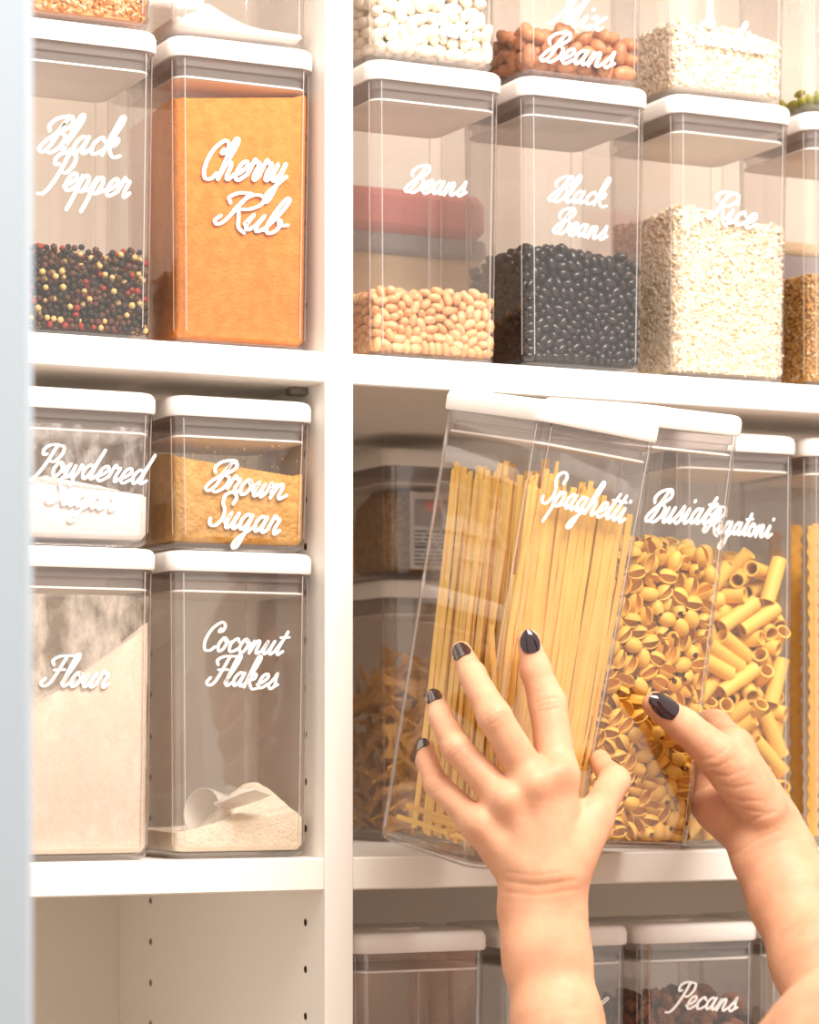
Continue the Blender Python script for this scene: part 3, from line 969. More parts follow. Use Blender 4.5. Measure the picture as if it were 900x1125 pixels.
def corn_heap():
    P, D = pack(5200, 0, .0026, CAV, CAV, .078, 15, 80)
    P[:, 2] += FLOOR
    P[:, :2] *= widen(P[:, 2])[:, None]
    keep = (np.abs(P[:, :2]).max(1) > CAV - .012) | (P[:, 2] > np.percentile(P[:, 2], 80))
    P = P[keep]
    rng = np.random.RandomState(3)
    t = (1 + 5 ** .5) / 2
    iv = np.array([(-1, t, 0), (1, t, 0), (-1, -t, 0), (1, -t, 0), (0, -1, t), (0, 1, t), (0, -1, -t), (0, 1, -t), (t, 0, -1), (t, 0, 1), (-t, 0, -1), (-t, 0, 1)]) / math.sqrt(1 + t * t)
    fc = [(0, 11, 5), (0, 5, 1), (0, 1, 7), (0, 7, 10), (0, 10, 11), (1, 5, 9), (5, 11, 4), (11, 10, 2), (10, 7, 6), (7, 1, 8), (3, 9, 4), (3, 4, 2), (3, 2, 6), (3, 6, 8), (3, 8, 9), (4, 9, 5), (2, 4, 11), (6, 2, 10), (8, 6, 7), (9, 8, 1)]
    V, F = [], []
    for k, p in enumerate(P):
        q = Euler(rng.rand(3) * 6).to_matrix()
        V.append(iv @ np.array(q) * .0027 * rng.uniform(.85, 1.1) + p)
        F += [tuple(i + 12 * k for i in f) for f in fc]
    mi = np.repeat(rng.choice(4, len(P), p=[.42, .26, .2, .12]), 20)
    V = np.concatenate(V)
    # dark heart
    mb = MB(); cc = CAV - .009; mb.loft([rsq(cc, cc, .008, FLOOR), rsq(cc, cc, .008, float(np.percentile(P[:, 2], 70)) - .006)])
    nb = len(V); V = np.concatenate([V, np.array(mb.v)]); F += [tuple(i + nb for i in f) for f in mb.f]
    mi = np.concatenate([mi, np.zeros(len(mb.f), dtype=int)])
    put('peppercorns', mesh_from('peppercorns', V, F, ['pepper_black', 'pepper_brown', 'pepper_cream', 'pepper_red'], 179, mi), M_pepper,
        label='mixed black, cream and red peppercorns in the Black Pepper jar', cat='peppercorns', kind='stuff')


corn_heap()

# ---- pasta
mat('pasta_yellow', (245, 204, 118), 0.5, 0.35, rgb2=(240, 194, 102), scale=40, obj_var=.08, sss=.0)
mat('pasta_shell', (238, 192, 88), 0.5, 0.35, obj_var=.08)
mat('pasta_tube', (240, 196, 96), 0.5, 0.35, obj_var=.08)
mat('pasta_ribbon', (222, 172, 88), 0.5, 0.35, obj_var=.08)
mat('pasta_bow', (216, 164, 92), 0.55, 0.3, obj_var=.1)


def shell_mesh():
    """small pasta shell: a curled cup, open along one side"""
    v, f = [], []
    nu, nv = 9, 6
    for wall in (1.0, .80):
        for i in range(nv + 1):
            t = -1 + 2 * i / nv
            rad = .0062 * math.sqrt(max(1 - (t * .93) ** 2, .0)) * wall
            for k in range(nu + 1):
                a = math.radians(-146 + 292 * k / nu)
                rib = 1 + (.05 if k % 2 else -.02)
                v.append((.0076 * t * (1 if wall == 1 else .93) - 0.0, rad * math.cos(a + math.pi) * rib * .95, rad * math.sin(a + math.pi) * rib))
    N = (nv + 1) * (nu + 1)
    for w in (0, 1):
        for i in range(nv):
            for k in range(nu):
                a = w * N + i * (nu + 1) + k
                q = (a, a + 1, a + nu + 2, a + nu + 1)
                f.append(q if w else tuple(reversed(q)))
    for i in range(nv):
        for k in (0, nu):
            a = i * (nu + 1) + k; b = a + nu + 1
            f.append((a, b, b + N, a + N))
    return mesh_from('pasta_shell', v, f, 'pasta_shell', 50)


def shell_frames(P, D, seed):
    rng = np.random.RandomState(seed)
    out = []
    for p, d in zip(P, D):
        m = Vector(d).to_track_quat('X', 'Z').to_matrix()
        x = Vector(d)
        if p[1] < -CAV + .014 and rng.rand() < .6:      # open side turned to the wall
            x.y *= .3; x.normalize()
            y = Vector((rng.normal() * .35, -1, rng.normal() * .35))
            y = (y - x * y.dot(x)).normalized()
            m = Matrix((x, y, x.cross(y))).transposed()
            out.append(Matrix.Translation(p) @ m.to_4x4())
        else:
            out.append(Matrix.Translation(p) @ m.to_4x4() @ Matrix.Rotation(rng.rand() * 6.283, 4, 'X'))
    return out


P, D = pack(1880, .0018, .0054, CAV, CAV, .250, 21, 170)
P[:, 2] += FLOOR
P[:, :2] *= widen(P[:, 2])[:, None]
spread('pasta_shell', 'small yellow pasta shell in the Busiate jar', 'pasta', 'pasta shells in the Busiate jar', [shell_mesh()], P, D, M_busi, .0052, CAV, 21, limit=300, fr=shell_frames(P, D, 21),
       filler=('pasta_shell_filling', 'deeper layers of yellow pasta shells in the Busiate jar'), front_only=True)


def tube_mesh(L=.0195, ro=.0066, ri=.0051, n=14):
    mb = MB()
    ring = lambda r, x: [(x, r * math.cos(2 * math.pi * k / n) * (1 + .02 * (k % 2)), r * math.sin(2 * math.pi * k / n) * (1 + .02 * (k % 2))) for k in range(n)]
    mb.loft([ring(ri, -L), ring(ro, -L), ring(ro, L), ring(ri, L)], False, False)
    n0 = n
    v = mb.v; f = mb.f
    f += [((k + 1) % n0, k, 3 * n0 + k, 3 * n0 + (k + 1) % n0) for k in range(n0)]
    return mesh_from('rigatoni_tube', v, f, 'pasta_tube', 45)


P, D = pack(335, .0145, .0064, CAV, CAV, .28, 22, 260)
P[:, 2] += FLOOR
P[:, :2] *= widen(P[:, 2])[:, None]
spread('rigatoni_tube', 'yellow rigatoni tube in the Rigatoni jar', 'pasta', 'rigatoni in the Rigatoni jar', [tube_mesh()], P, D, M_rig, .0066, CAV, 22,
       filler=('rigatoni_filling', 'deeper layers of yellow rigatoni tubes in the jar'))


def bow_mesh():
    nx, ny = 8, 6
    v, f = [], []
    for side in (1, -1):
        for i in range(nx + 1):
            t = -1 + 2 * i / nx
            w = .0035 + .0075 * abs(t) ** .9
            for k in range(ny + 1):
                s = -1 + 2 * k / ny
                pl = .0026 * math.cos(s * 2.6 * math.pi * .6) * (1 - abs(t)) + .002 * t * s
                v.append((.015 * t + (.0012 * (k % 2) if abs(t) > .99 else 0), w * s, pl + side * .0007))
    N = (nx + 1) * (ny + 1)
    for w in (0, 1):
        for i in range(nx):
            for k in range(ny):
                a = w * N + i * (ny + 1) + k
                q = (a, a + ny + 1, a + ny + 2, a + 1)
                f.append(q if w == 0 else tuple(reversed(q)))
    for i in range(nx):
        for k in (0, ny):
            a = i * (ny + 1) + k; f.append((a, a + ny + 1, a + ny + 1 + N, a + N))
    for k in range(ny):
        for i in (0, nx):
            a = i * (ny + 1) + k; f.append((a, a + 1, a + 1 + N, a + N))
    return mesh_from('bow_tie_pasta', v, f, 'pasta_bow', 60)


P, D = pack(190, .007, .0085, CAV, CAV, .165, 23, 120)
P[:, 2] += FLOOR
P[:, :2] *= widen(P[:, 2])[:, None]
spread('bow_tie_pasta', 'pale bow tie pasta piece in the back jar', 'pasta', 'bow tie pasta in the back jar', [bow_mesh()], P, D, M_bfar, .009, CAV, 23,
       filler=('bow_tie_filling', 'deeper layers of bow tie pasta in the back jar'))


def strand(path, w, t, name='spaghetti_strand', m='pasta_yellow'):
    mb = MB()
    loops = []
    for i, (p, nrm) in enumerate(path):
        a = path[max(i - 1, 0)][0]; b = path[min(i + 1, len(path) - 1)][0]
        tg = (b - a).normalized(); u = tg.cross(nrm).normalized(); n2 = u.cross(tg)
        loops.append([tuple(p + u * sx * w * kx + n2 * sy * t * ky) for sx, sy, kx, ky in ((-1, -.5, 1, 1), (-.5, -1, 1, 1), (.5, -1, 1, 1), (1, -.5, 1, 1), (1, .5, 1, 1), (.5, 1, 1, 1), (-.5, 1, 1, 1), (-1, .5, 1, 1))])
    mb.loft(loops)
    return mb.mesh(name, m, 50)


rng = np.random.RandomState(31)
strands = []
nS = 275
for i in range(nS):
    if i < 62:
        fx, fy = (i + .5) / 62 * 2 - 1 + rng.normal() * .02, -1 + rng.rand() * .10      # front layer
    elif i < 112:
        fx, fy = -1 + rng.rand() * .08, -.95 + 1.9 * (i - 62) / 50 + rng.normal() * .02                              # left layer
    else:
        fx, fy = rng.uniform(-.95, .98), (rng.uniform(-.88, -.66) if i % 2 else rng.uniform(-.9, .95))
    x1, y1 = fx * .0485, fy * .0485
    x0 = .010 + fx * .034 + rng.normal() * .003
    y0 = fy * .044 + rng.normal() * .002
    if fy < -.85:
        y0 = -.048 + rng.rand() * .004
    x0 = max(min(x0, .0485), -.047); y0 = max(min(y0, .0485), -.0485)
    ztop = .272 + rng.normal() * .0045 + .006 * math.sin(fx * 7) - .006 * fx
    zb = FLOOR + .002 + rng.rand() * .004
    bow = rng.normal() * .003
    path = []
    for k in range(6):
        s = k / 5
        q = Vector((x0 + (x1 - x0) * s + bow * math.sin(math.pi * s), y0 + (y1 - y0) * s, zb + (ztop - zb) * s))
        q.x = max(min(q.x, .0492), -.0492); q.y = max(min(q.y, .0495), -.0495)
        a = rng.normal() * .35
        path.append((q, Vector((math.sin(a), -math.cos(a), 0)) if not 62 <= i < 112 else Vector((-math.cos(a), math.sin(a), 0))))
    put('spaghetti_strand', strand(path, .0023, .0011), M_spag, label='long yellow spaghetti strand in the tilted Spaghetti jar', cat='pasta', group='spaghetti strands')
for i, (a, b) in enumerate([((-.050, -.030, .172), (-.018, -.047, .012)), ((-.046, -.040, .21), (-.022, -.046, .012)), ((-.050, .030, .030), (.010, -.046, .018)), ((-.049, .01, .026), (.02, -.045, .014)), ((-.05, -.02, .02), (.00, -.049, .045)),
                            ((-.048, .04, .020), (-.02, -.048, .014)), ((-.040, -.049, .014), (-.012, -.048, .075)), ((-.034, -.048, .013), (-.018, -.049, .095))]):
    a, b = Vector(a), Vector(b)
    n0 = Vector((-.6, -.8, 0.2)).normalized()
    put('spaghetti_strand', strand([(a.lerp(b, k / 3), n0) for k in range(4)], .0019, .0010), M_spag, label='broken spaghetti piece slanting at the bottom left of the Spaghetti jar', cat='pasta', group='broken spaghetti pieces')

# wavy ribbons
rng = np.random.RandomState(33)
for i in range(16):
    fr_ = i < 9
    x = (-.044 + .011 * i) if fr_ else rng.uniform(-.04, .04)
    y = -.044 if fr_ else rng.uniform(-.03, .04)
    if i % 3 == 2 and fr_:
        y += .008
    v, f = [], []
    n = 60
    hgt = .262 + rng.normal() * .006
    for side in (1, -1):
        for k in range(n + 1):
            s = k / n
            z = FLOOR + .002 + s * hgt
            wv = math.sin(s * hgt / .0062 * math.pi + i)
            for u, amp in ((-1, 1), (-.5, .25), (0, 0), (.5, .25), (1, 1)):
                v.append((x + u * (.0062 - .0006 * abs(wv)) + .002 * math.sin(s * 3 + i), y + amp * .0022 * wv * (1 if u < 0 else -1) + side * .0006, z))
    N = (n + 1) * 5
    for w in (0, 1):
        for k in range(n):
            for u in range(4):
                a = w * N + k * 5 + u
                q = (a, a + 1, a + 6, a + 5)
                f.append(q if w == 1 else tuple(reversed(q)))
    for k in range(n):
        for u in (0, 4):
            a = k * 5 + u
            f.append((a, a + 5, a + 5 + N, a + N))
    put('pasta_ribbon', mesh_from('pasta_ribbon', v, f, 'pasta_ribbon', 60), M_maf, label='wavy edged pasta ribbon standing in the right edge jar', cat='pasta', group='wavy pasta ribbons')

# ---- packets at the back
mat('packet_red', (226, 132, 122), 0.5, 0.4)
mat('packet_beige', (222, 190, 150), 0.6, 0.3)
mat('packet_grey', (160, 150, 150), 0.5, 0.4)
mat('packet_black', (46, 44, 48), 0.5, 0.4)
mat('packet_white', (222, 218, 216), 0.5, 0.4)
mat('oat_tan', (196, 160, 112), 0.8, 0.2, rgb2=(160, 122, 76), scale=220, bump=.6, bscale=400)
pk = link('food_packet', None, matrix=T(.165, .27, S1T), label='beige food packet with a red top band behind the Beans jar', cat='packet')
mb = MB(); mb.box(-.075, .085, -.035, .035, 0, .125, .006); link('lower_band', mb.mesh('lower_band', 'packet_beige', 40), pk)
mb = MB(); mb.box(-.075, .085, -.035, .035, .125, .143, .004); link('middle_band', mb.mesh('middle_band', 'packet_grey', 40), pk)
mb = MB(); mb.box(-.075, .085, -.035, .035, .143, .182, .008); link('top_band', mb.mesh('top_band', 'packet_red', 40), pk)
pk = link('food_packet', None, matrix=T(.57, .29, S1T), label='grey cardboard food box behind the Rice jar', cat='packet')
mb = MB(); mb.box(-.12, .12, -.06, .06, 0, .155, .003); link('carton', mb.mesh('carton', 'packet_grey', 40), pk)
mb = MB(); mb.box(-.122, .122, -.062, .062, .155, .166, .003); link('carton_lid', mb.mesh('carton_lid', 'packet_beige', 40), pk)

pk = link('oat_bag', None, matrix=M_bpkt @ T(0, 0, FLOOR), label='clear bag of oats with a printed label inside the short back jar', cat='packet')
mb = MB()
loops = []
for z, s in ((0, .85), (.004, .97), (.03, 1.0), (.06, .93), (.074, .6)):
    loops.append([(x * s - .012, y * s * .9 + .004, z) for x, y, zz in rsq(.036, .046, .02, 0)])
mb.loft(loops)
link('oats', mb.mesh('oats', 'oat_tan', 60), pk)
mb = MB(); mb.box(-.030, .046, -.0500, -.0490, .002, .070, .0); link('label_sheet', mb.mesh('label_sheet', 'packet_white'), pk)
sh = mb
mb = MB(); mb.box(-.026, .042, -.0504, -.0500, .040, .064); link('label_photo', mb.mesh('label_photo', 'packet_grey'), pk)
mb = MB(); mb.box(-.016, .000, -.0507, -.0504, .054, .062); link('label_mark', mb.mesh('label_mark', 'packet_red'), pk)
mb = MB()
for k in range(9):
    z = .006 + .0036 * k
    n = random.randint(3, 5); x = -.026
    for j in range(n):
        w = random.uniform(.006, .016)
        if x + w < .044:
            mb.box(x, x + w, -.0504, -.0500, z, z + (.0016 if k != 4 else .0026)); x += w + .002
link('label_print', mb.mesh('label_print', 'packet_black'), pk)
#PERSON

# ------------------------------------------------------------------ the person
mat('skin', (220, 168, 134), 0.5, 0.35, rgb2=(208, 150, 118), scale=35, bump=.12, bscale=240, sss=.12)
mat('nail_polish', (38, 18, 26), 0.12, 0.6, coat=.6)
mat('shirt_cloth', (228, 222, 214), 0.9, 0.1, bump=.2, bscale=500)
mat('trouser_cloth', (52, 60, 82), 0.9, 0.1, bump=.2, bscale=500)
mat('hair_brown', (74, 48, 32), 0.6, 0.3, rgb2=(54, 34, 22), scale=60)
mat('shoe_white', (225, 222, 218), 0.6, 0.3)
mat('eye_white', (240, 236, 232), 0.2, 0.5)
mat('iris_brown', (70, 44, 30), 0.2, 0.5)
mat('lip_skin', (196, 112, 104), 0.5, 0.3)


def capsule_field(G, prims, k):
    """smooth union of tapered capsules, each worked out only near itself; G = (origin, step, shape)"""
    org, h, shp = G
    D = np.full(shp, 0.06, dtype=np.float32)
    for pr in prims:
        a, b, ra, rb = np.array(pr[0]), np.array(pr[1]), pr[2], pr[3]
        fl = pr[4] if len(pr) > 4 else None          # (axis, factor): flatten along an axis
        R_ = max(ra, rb) + k + 2 * h + .004
        lo = np.maximum(((np.minimum(a, b) - R_ - org) / h).astype(int), 0)
        hi = np.minimum(((np.maximum(a, b) + R_ - org) / h).astype(int) + 2, shp)
        if (hi <= lo).any():
            continue
        ax = [org[i] + h * np.arange(lo[i], hi[i]) for i in range(3)]
        X, Y, Z = np.meshgrid(*ax, indexing='ij')
        d = b - a
        L2 = max(float(d @ d), 1e-12)
        t = np.clip(((X - a[0]) * d[0] + (Y - a[1]) * d[1] + (Z - a[2]) * d[2]) / L2, 0, 1)
        qx, qy, qz = X - a[0] - t * d[0], Y - a[1] - t * d[1], Z - a[2] - t * d[2]
        if fl is not None:
            n_, s_ = np.array(fl[0]), fl[1]
            w = (qx * n_[0] + qy * n_[1] + qz * n_[2]) * (1 / s_ - 1)
            qx, qy, qz = qx + w * n_[0], qy + w * n_[1], qz + w * n_[2]
        f_ = np.sqrt(qx * qx + qy * qy + qz * qz) - (ra + (rb - ra) * t)
        if fl is not None:
            f_ = f_ * min(1, fl[1] * 1.3)
        sl = tuple(slice(lo[i], hi[i]) for i in range(3))
        D[sl] = smin(D[sl], f_, k)
    return D


def smin(a, b, k):
    if k <= 0:
        return np.minimum(a, b)
    hh = np.clip(.5 + .5 * (b - a) / k, 0, 1)
    return b + (a - b) * hh - k * hh * (1 - hh)


def surface_net(D, org, h):
    """quad mesh of the zero level of a sampled field"""
    S = D < 0
    nx, ny, nz = D.shape
    c = [S[i:nx - 1 + i, j:ny - 1 + j, k:nz - 1 + k] for i in (0, 1) for j in (0, 1) for k in (0, 1)]
    cnt = sum(x.astype(np.int8) for x in c)
    act = (cnt > 0) & (cnt < 8)
    idx = -np.ones(act.shape, dtype=np.int64)
    A = np.argwhere(act)
    idx[act] = np.arange(len(A))
    acc = np.zeros((len(A), 3)); num = np.zeros(len(A))
    cor = [(i, j, k) for i in (0, 1) for j in (0, 1) for k in (0, 1)]
    for p in cor:
        for ax in range(3):
            if p[ax] == 1:
                continue
            q = list(p); q[ax] = 1
            d0 = D[A[:, 0] + p[0], A[:, 1] + p[1], A[:, 2] + p[2]]; d1 = D[A[:, 0] + q[0], A[:, 1] + q[1], A[:, 2] + q[2]]
            m = (d0 < 0) != (d1 < 0)
            t = np.where(m, d0 / np.where(m, d0 - d1, 1), 0)
            pos = np.tile(np.array(p, float), (len(A), 1)); pos[:, ax] += t
            acc[m] += pos[m]; num[m] += 1
    V = org + h * (A + acc / num[:, None])
    F = []
    for ax in range(3):
        u, v = (ax + 1) % 3, (ax + 2) % 3
        s0 = [slice(None)] * 3; s1 = [slice(None)] * 3
        s0[ax] = slice(0, D.shape[ax] - 1); s1[ax] = slice(1, D.shape[ax])
        a_, b_ = S[tuple(s0)], S[tuple(s1)]
        E_ = np.argwhere(a_ != b_)
        E_ = E_[(E_[:, u] > 0) & (E_[:, v] > 0) & (E_[:, u] < D.shape[u] - 1) & (E_[:, v] < D.shape[v] - 1)]
        flip = a_[E_[:, 0], E_[:, 1], E_[:, 2]]
        q = []
        for du, dv in ((-1, -1), (0, -1), (0, 0), (-1, 0)):
            e = E_.copy(); e[:, u] += du; e[:, v] += dv
            q.append(idx[e[:, 0], e[:, 1], e[:, 2]])
        q = np.stack(q, 1)
        q = np.where(flip[:, None], q, q[:, ::-1])
        F.append(q[(q >= 0).all(1)])
    return V, np.concatenate(F)


def grid_for(prims, h, pad=.012):
    pts = np.array([p[i] for p in prims for i in (0, 1)]); r = max(max(p[2], p[3]) for p in prims)
    lo = pts.min(0) - r - pad; hi = pts.max(0) + r + pad
    return lo, h, tuple(((hi - lo) / h).astype(int) + 2)


def JP(px, py, zc, r):
    return (np.array(cam_pt(px, py, zc)), r * zc / FPX)


def chain(js):
    return [(js[i][0], js[i + 1][0], js[i][1], js[i + 1][1]) for i in range(len(js) - 1)]


def arm_mesh(palm, fingers, h, kp, kf):
    allp = palm + [p for f in fingers for p in f]
    G = grid_for(allp, h)
    base = capsule_field(G, palm, kp)
    D = base.copy()
    for f in fingers:
        D = np.minimum(D, smin(base, capsule_field(G, f, .004), kf))
    return surface_net(D, G[0], h)


VIEW = np.array((math.sin(YAW), math.cos(YAW), 0.0))
# left hand, spread over the tilted jar
L_f = {
    'index': [JP(613, 853, 1.930, 22.5), JP(602, 774, 1.944, 20.5), JP(588, 735, 1.944, 16.5), JP(581, 704, 1.941, 12.5)],
    'middle': [JP(588, 864, 1.922, 22), JP(543, 787, 1.914, 18.5), JP(519, 741, 1.942, 14.5), JP(507, 716, 1.968, 11.5)],
    'ring': [JP(558, 882, 1.922, 20), JP(501, 822, 1.930, 16), JP(484, 787, 1.964, 13), JP(478, 768, 1.985, 10.5)],
    'little': [JP(526, 906, 1.928, 17), JP(480, 862, 1.946, 13.5), JP(469, 836, 1.976, 11.5), JP(468, 821, 1.992, 9.5)],
    'thumb': [JP(630, 940, 1.925, 23), JP(655, 894, 1.940, 19.5), JP(675, 858, 1.978, 17), JP(659, 835, 2.022, 11.5)],
}
flatv = (VIEW, .74)
L_palm = []
for (x0, y0, r0), key, rr in (((618, 960, 25), 'index', 21), ((604, 964, 24), 'middle', 21), ((590, 966, 24), 'ring', 20), ((574, 966, 24), 'little', 18.5)):
    a = JP(x0, y0, 1.922, r0); b = L_f[key][0]
    L_palm.append((a[0], b[0], a[1], rr * 1.922 / FPX))
for x, y, z, r in ((614, 850, 1.917, 14), (588, 861, 1.909, 14), (558, 878, 1.910, 13), (527, 903, 1.918, 11.5)):      # knuckles
    q = JP(x, y, z, r); L_palm.append((q[0], q[0] + np.array((0, 0, 1e-4)), q[1], q[1]))
a, b = JP(624, 956, 1.926, 24), JP(650, 905, 1.938, 20)
L_palm.append((a[0], b[0], a[1], b[1]))
# tendons on the back of the hand
for key, x0 in (('index', 612), ('middle', 602), ('ring', 592), ('little', 582)):
    a = JP(x0, 958, 1.9090, 6); b = L_f[key][0]
    L_palm.append((a[0], b[0] - VIEW * (b[1] * .66), .0040, .0045))
jl = [JP(598, 950, 1.928, 30), JP(596, 1000, 1.925, 45), JP(601, 1050, 1.915, 45.5), JP(613, 1125, 1.90, 47.5), JP(640, 1290, 1.85, 58), JP(658, 1400, 1.80, 60)]
L_fore = [p + ((VIEW, .76),) for p in chain(jl)]
VL, FL = arm_mesh(L_palm + L_fore, list(map(chain, L_f.values())), .0014, .013, .008)

# right hand, gripping the shells jar from the side
R_f = {
    'thumb': [JP(822, 866, 2.105, 25), JP(790, 830, 2.092, 23.5), JP(751, 797, 2.088, 18.5), JP(720, 774, 2.077, 14.5)],
    'index': [JP(806, 822, 2.150, 21), JP(786, 797, 2.225, 17), JP(752, 792, 2.262, 14), JP(728, 792, 2.262, 12)],
    'middle': [JP(796, 842, 2.165, 21), JP(784, 822, 2.240, 17), JP(748, 818, 2.268, 14), JP(718, 818, 2.266, 12)],
    'ring': [JP(786, 864, 2.170, 19), JP(780, 846, 2.235, 16), JP(746, 842, 2.264, 13.5), JP(718, 842, 2.262, 11)],
    'little': [JP(780, 886, 2.165, 17), JP(778, 868, 2.215, 14), JP(752, 864, 2.258, 12), JP(730, 864, 2.258, 10)],
}
R_palm = []
for (x0, y0, r0), key, rr in (((852, 900, 26), 'index', 21), ((844, 908, 26), 'middle', 21), ((836, 914, 26), 'ring', 20), ((826, 918, 25), 'little', 19)):
    a = JP(x0, y0, 2.130, r0); b = R_f[key][0]
    R_palm.append((a[0], b[0], a[1], rr * 2.15 / FPX))
a, b = JP(838, 890, 2.108, 27), JP(808, 848, 2.098, 27)
R_palm.append((a[0], b[0], a[1], b[1]))
a, b = JP(822, 912, 2.130, 26), JP(786, 888, 2.140, 24)
R_palm.append((a[0], b[0], a[1], b[1]))
jr = [JP(834, 898, 2.124, 26), JP(850, 938, 2.118, 43), JP(870, 985, 2.105, 46), JP(898, 1055, 2.07, 48.5), JP(942, 1165, 2.03, 56), JP(982, 1264, 1.99, 58)]
R_fore = [p + ((VIEW, .76),) for p in chain(jr)]
VR, FR = arm_mesh(R_palm + R_fore, list(map(chain, R_f.values())), .0014, .013, .008)



def project(V):
    d = V - np.array(CAM)
    zc = d[:, 0] * math.sin(YAW) + d[:, 1] * math.cos(YAW); xc = d[:, 0] * math.cos(YAW) - d[:, 1] * math.sin(YAW)
    return np.stack([CXP + FPX * xc / zc, HYP - FPX * d[:, 2] / zc], 1)


def vert_normals(V, F):
    n = np.cross(V[F[:, 2]] - V[F[:, 0]], V[F[:, 3]] - V[F[:, 1]])
    N = np.zeros_like(V)
    for k in range(4):
        np.add.at(N, F[:, k], n)
    return N / (np.linalg.norm(N, axis=1)[:, None] + 1e-12)


def creases(V, F, lines):
    """press skin folds into the visible side of a hand"""
    N = vert_normals(V, F)
    uv = project(V)
    face = np.clip(-(N @ VIEW) * 1.6, 0, 1)
    depth = np.zeros(len(V))
    for pts, dep, w in lines:
        best = np.full(len(V), 1e9)
        for (a, b) in zip(pts[:-1], pts[1:]):
            a, b = np.array(a, float), np.array(b, float)
            d = b - a
            t = np.clip(((uv - a) @ d) / (d @ d), 0, 1)
            best = np.minimum(best, np.linalg.norm(uv - a - t[:, None] * d, axis=1))
        depth = np.maximum(depth, .62 * dep * np.exp(-(best / w) ** 2))
    return V - N * (depth * face)[:, None]


def joint_folds(js, spread_, n=3):
    (p1, r1), (p0, _), (p2, _) = js[1], js[0], js[2]
    c = project(p1[None])[0]; d = project(p2[None])[0] - project(p0[None])[0]; d /= np.linalg.norm(d); q = np.array((-d[1], d[0]))
    rp = r1 * FPX / 1.94
    out = []
    for k in range(n):
        o = (k - (n - 1) / 2) * spread_
        bend = .22 * o
        out.append(([tuple(c + d * (o - bend * 0) - q * rp * .55), tuple(c + d * (o + bend)), tuple(c + d * o + q * rp * .55)], .0007, 1.5))
    return out


folds = []
for key in ('index', 'middle', 'ring', 'little'):
    folds += joint_folds(L_f[key], 5.0)
folds += [([(556, 958), (585, 962), (620, 958)], .0006, 1.8), ([(556, 968), (590, 973), (632, 967)], .0008, 1.8), ([(553, 980), (590, 984), (636, 977)], .0007, 1.8), ([(634, 905), (642, 885), (652, 868)], .0008, 2.0)]
VL = creases(VL, FL, folds)
VR = creases(VR, FR, [([(768, 836), (786, 832), (798, 823)], .0009, 1.8), ([(772, 843), (790, 842), (806, 833)], .0009, 1.8), ([(780, 851), (800, 853), (818, 846)], .0009, 1.8), ([(785, 862), (806, 866), (828, 862)], .0009, 1.8),
                      ([(792, 873), (815, 880), (838, 880)], .0008, 1.8), ([(796, 882), (820, 890), (846, 894)], .0008, 1.8), ([(790, 924), (812, 908), (836, 897), (852, 892)], .0011, 1.8), ([(800, 944), (826, 926), (856, 912)], .0008, 1.8)])

# the rest of the body stands to the right of the picture
shL = np.array(cam_pt(974, 1186, 1.56)); shR = np.array(cam_pt(1440, 1210, 1.78))
elL = np.array(cam_pt(658, 1398, 1.80)); elR = np.array(cam_pt(982, 1264, 1.99))
right = shR - shL; right[2] = 0; right /= np.linalg.norm(right)
fwd = np.array((-right[1], right[0], 0.0))
if fwd[1] < 0:
    fwd = -fwd
zup = np.array((0, 0, 1.0))
mid = (shL + shR) / 2; mid[2] = 1.31
B_ = lambda r_, f_, z: np.array((mid[0], mid[1], 0)) + right * r_ + fwd * f_ + zup * z
fwdfl = (fwd, .72)
body = [(shL, elL, .070, .047), (shR, elR, .066, .047), (elL, np.array(cam_pt(640, 1300, 1.845)), .046, .044), (elR, np.array(cam_pt(960, 1205, 2.01)), .046, .044)]
torso = [(B_(-.09, 0, 1.30), B_(.09, 0, 1.30), .075, .075), (B_(-.07, .0, 1.22), B_(.07, .0, 1.22), .10, .10, fwdfl), (B_(-.055, 0, 1.05), B_(.055, 0, 1.05), .095, .095, fwdfl), (B_(-.07, 0, .90), B_(.07, 0, .90), .115, .115, fwdfl),
         (B_(-.06, .07, 1.20), B_(.06, .07, 1.20), .055, .055), (B_(-.062, 0, 1.22), B_(-.05, 0, 1.05), .100, .092, fwdfl), (B_(.062, 0, 1.22), B_(.05, 0, 1.05), .100, .092, fwdfl), (B_(-.05, 0, 1.05), B_(-.066, 0, .90), .092, .112, fwdfl), (B_(.05, 0, 1.05), B_(.066, 0, .90), .092, .112, fwdfl), (shL, B_(-.06, 0, 1.30), .062, .075), (shR, B_(.06, 0, 1.30), .062, .075)]
legs = []
for s in (-1, 1):
    legs += [(B_(.085 * s, 0, .86), B_(.085 * s, .02, .47), .085, .056), (B_(.085 * s, .02, .47), B_(.09 * s, -.01, .09), .054, .036), (B_(.09 * s, -.01, .05), B_(.10 * s, .15, .035), .038, .030)]
headc = B_(0.0, .03, 1.545)
head = [(B_(0, 0, 1.32), B_(0, .02, 1.46), .050, .048), (headc + zup * .03, headc + zup * .031, .084, .084), (headc + zup * .02 + fwd * .005, headc - zup * .065 + fwd * .045, .074, .036),
        (headc + fwd * .088 - zup * .005, headc + fwd * .102 - zup * .030, .008, .012), (headc + fwd * .074 - zup * .062, headc + fwd * .078 - zup * .062, .018, .016)]
for s in (-1, 1):
    head.append((headc + right * .080 * s - zup * .005, headc + right * .082 * s - zup * .035, .014, .010))
allb = body + torso + legs + head
G = grid_for(allb, .0055, .03)
Db = capsule_field(G, allb, .03)
VB, FB = surface_net(Db, G[0], G[1])
verts = np.concatenate([VL, VR, VB])
faces = np.concatenate([FL, FR + len(VL), FB + len(VL) + len(VR)])
me = mesh_from('person', verts, faces, 'skin', 179)
person = link('person', me, label='person with dark nail polish, both bare arms reaching up to hold the tilted jars', cat='person')


